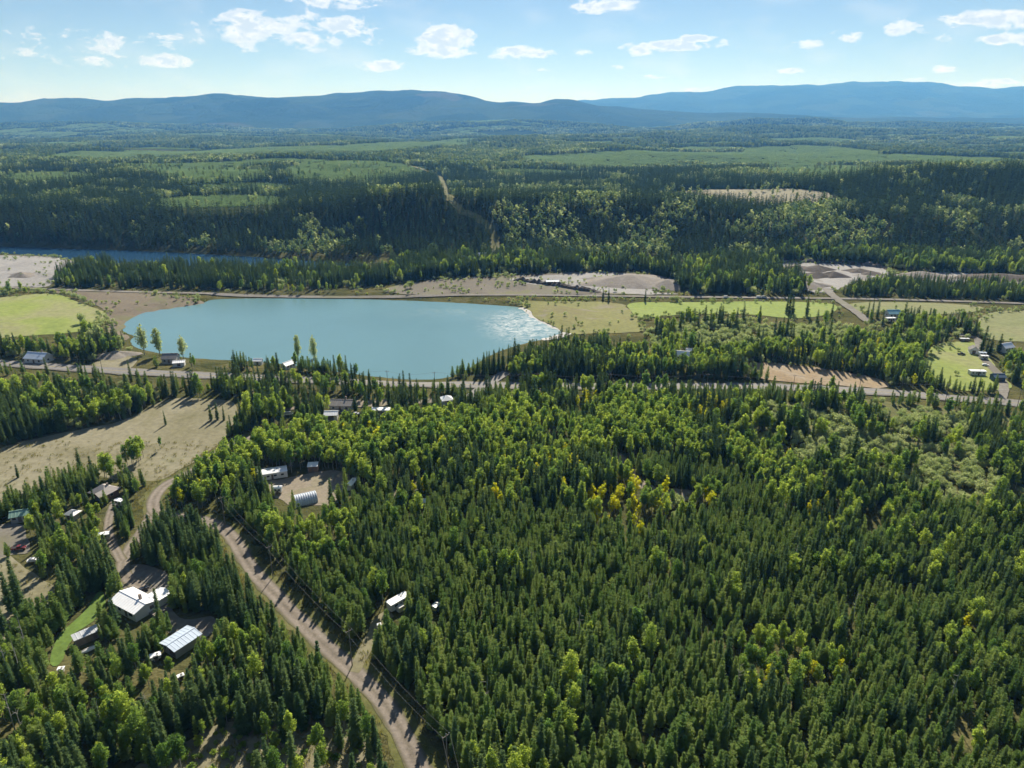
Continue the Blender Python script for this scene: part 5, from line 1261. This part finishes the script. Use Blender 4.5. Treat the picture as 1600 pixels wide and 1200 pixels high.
scatter('field_brush', 'low grey green brush along field edges and bare flats', 'brush', PROTO['willow'][1], np.column_stack([wx_, wy_, height(wx_, wy_)]), rng.uniform(0, 6.28, n), np.column_stack([s, s, s]), rng.integers(0, 3, n)); print('brush', n)

# ------------------------------------------------------------------ forest beyond the river: blocks of old spruce, young plantation, mixed leafy wood
seeds = np.random.default_rng(21); NS = 900
sx_ = seeds.uniform(-5200, 5200, NS); sy_ = seeds.uniform(600, 6200, NS) ; st_ = seeds.choice(4, NS, p=[.46, .32, .19, .03])
YOUNG = [smooth_poly([at_terrain(*q) for q in pl]) for pl in (
    [(232, 322), (262, 306), (400, 304), (458, 312), (440, 330), (300, 333)], [(200, 264), (330, 256), (440, 268), (420, 282), (260, 288)], [(280, 290), (420, 284), (480, 292), (430, 300), (300, 300)],
    [(440, 258), (560, 250), (690, 266), (640, 280), (520, 290), (450, 284)], [(770, 244), (960, 237), (1090, 240), (1080, 256), (960, 268), (860, 262)], [(1150, 232), (1250, 226), (1340, 230), (1400, 244), (1280, 250), (1170, 246)],
    [(1170, 262), (1290, 258), (1400, 264), (1370, 282), (1230, 284)], [(0, 272), (120, 266), (180, 274), (110, 286), (0, 290)], [(1430, 250), (1600, 246), (1600, 262), (1480, 264)], [(60, 240), (260, 236), (330, 243), (200, 252), (80, 252)], [(520, 226), (700, 222), (760, 230), (600, 236)])]
def block(x, y):
    wx = x + (fbm(x / 160, y / 160, 91, 4) - .5) * 170; wy = y + (fbm(x / 160, y / 160, 92, 4) - .5) * 170
    out = np.zeros(len(x), int)
    for i in range(0, len(x), 20000):
        d = ((wx[i:i + 20000, None] - sx_[None]) * .42) ** 2 + (wy[i:i + 20000, None] - sy_[None]) ** 2
        out[i:i + 20000] = st_[np.argmin(d, 1)]
    slope = (y < 860); out[slope] = 0
    out[(y < 1400) & (out == 1)] = 0
    bare = [CLEARCUT, FARCUT] or [P([(1020, 303), (1060, 294), (1180, 292), (1300, 298), (1310, 312), (1180, 318), (1100, 312)], 30)]
    yng = YOUNG
    for p in yng: out[inside(p, x, y)] = 1
    for p in bare: out[inside(p, x, y)] = 3
    return out
x, y = spots(655, 1500, 4.3); ok = ~(inside(RIVER, x, y) | (seg_dist(RIVER[::2], x, y, True) < 4)) & ~open_mask(x, y)
toe = 690 + 40 * sstep(-100, -500, x) - 45 * sstep(100, 300, x)
ok &= y > toe - 22
ok &= seg_dist(CUTLINE, x, y) > 4.5 + 3 * fbm(x / 30, y / 30, 12, 2)
x, y = x[ok], y[ok]; b = block(x, y); z = height(x, y)
px, py, _ = project(x, y, z)
lf = fbm(x / 45, y / 45, 95, 4) + .16 * np.exp(-((x - 120) / 150) ** 2 - ((y - 760) / 70) ** 2) + .14 * np.exp(-((x + 80) / 70) ** 2 - ((y - 800) / 50) ** 2) + .16 * np.exp(-((x - 560) / 240) ** 2 - ((y - 985) / 35) ** 2) - .13 * np.exp(-((x + 330) / 220) ** 2)
leafy = ((b == 0) & (lf > .615)) | ((b == 2) & (lf > .49))
leafy ^= rng.random(len(x)) < .03
dark = ~leafy & ((b == 0) | (b == 2))
gap = rng.random(len(x))
for key, sel, nm, lab in (('dark', dark & (gap < .92), 'distant_spruce_forest', 'dark spruce forest on the slope beyond the river'), ('leafy', leafy & (gap < .62), 'distant_aspen_forest', 'patches of pale green aspen on the slope beyond the river')):
    n = int(sel.sum()); s = rng.uniform(.8, 1.3, n) if key == 'dark' else rng.uniform(.7, 1.1, n); f = rng.uniform(.9, 1.2, n)
    scatter(nm, lab, 'forest', MIDS[key], np.column_stack([x[sel], y[sel], z[sel] - .3]), rng.uniform(0, 6.28, n), np.column_stack([s * f, s * f, s]), rng.integers(0, 4, n)); print(nm, n)
PX, PY = [], []
for a, c_, st in ((860, 1500, 15.0), (1500, 2600, 20.0), (2600, 4200, 27.0), (4200, 6600, 36.0)):
    q, w = spots(a, c_, st); PX.append(np.column_stack([q, w, np.full(len(q), st / 20.0)]))
Q = np.concatenate(PX); Q = Q[seg_dist(CUTLINE, Q[:, 0], Q[:, 1]) > 18]; b = block(Q[:, 0], Q[:, 1])
near_ = Q[:, 1] < 1500
lf = fbm(Q[:, 0] / 70, Q[:, 1] / 70, 95, 4)
Z = height(Q[:, 0], Q[:, 1])
for key, sel, nm, lab in (('young', (b == 1) & (rng.random(len(Q)) < .96), 'plantation', 'pale green blocks of young plantation on the plateau'), ('dark', ~near_ & ((b == 0) | ((b == 2) & (lf < .5))) & (rng.random(len(Q)) < .92), 'plateau_spruce_forest', 'dark spruce forest stretching over the plateau'), ('leafy', ~near_ & (b == 2) & (lf >= .5), 'plateau_mixed_forest', 'mixed leafy forest patches on the plateau')):
    n = int(sel.sum()); s = rng.uniform(.85, 1.15, n); f = Q[sel, 2] * (1.0 if key != 'young' else .95); f = np.where(near_[sel], .78, np.maximum(f, .9))
    scatter(nm, lab, 'forest', CLUMPS[key], np.column_stack([Q[sel, 0], Q[sel, 1], Z[sel] - .3]), rng.uniform(0, 6.28, n), np.column_stack([f, f, s * np.clip(f, .9, 1.15)]), rng.integers(0, 4, n)); print(nm, n)

# ------------------------------------------------------------------ haze: one closed box of thin air round everything
bm = bmesh.new(); bmesh.ops.create_cube(bm, size=1.0)
for v in bm.verts: v.co = Vector((v.co.x * 52000, v.co.y * 18300 + 8400, (v.co.z + .5) * 1180 - 250))
hm, N, L = new_mat('haze_air'); N.remove(N['Principled BSDF'])
pv = N.new('ShaderNodeVolumePrincipled'); pv.inputs['Density'].default_value = 7.4e-5
pv.inputs['Color'].default_value = (.12, .40, 1.0, 1); pv.inputs['Absorption Color'].default_value = (1, 1, 1, 1); pv.inputs['Anisotropy'].default_value = .2; pv.inputs['Density Attribute'].default_value = ''; pv.inputs['Blackbody Intensity'].default_value = 0
L.new(pv.outputs[0], N['Material Output'].inputs['Volume'])
o = bm_obj('haze', bm, hm, None); tag(o, 'thin blue haze in the air over the valley', 'haze', kind='stuff')
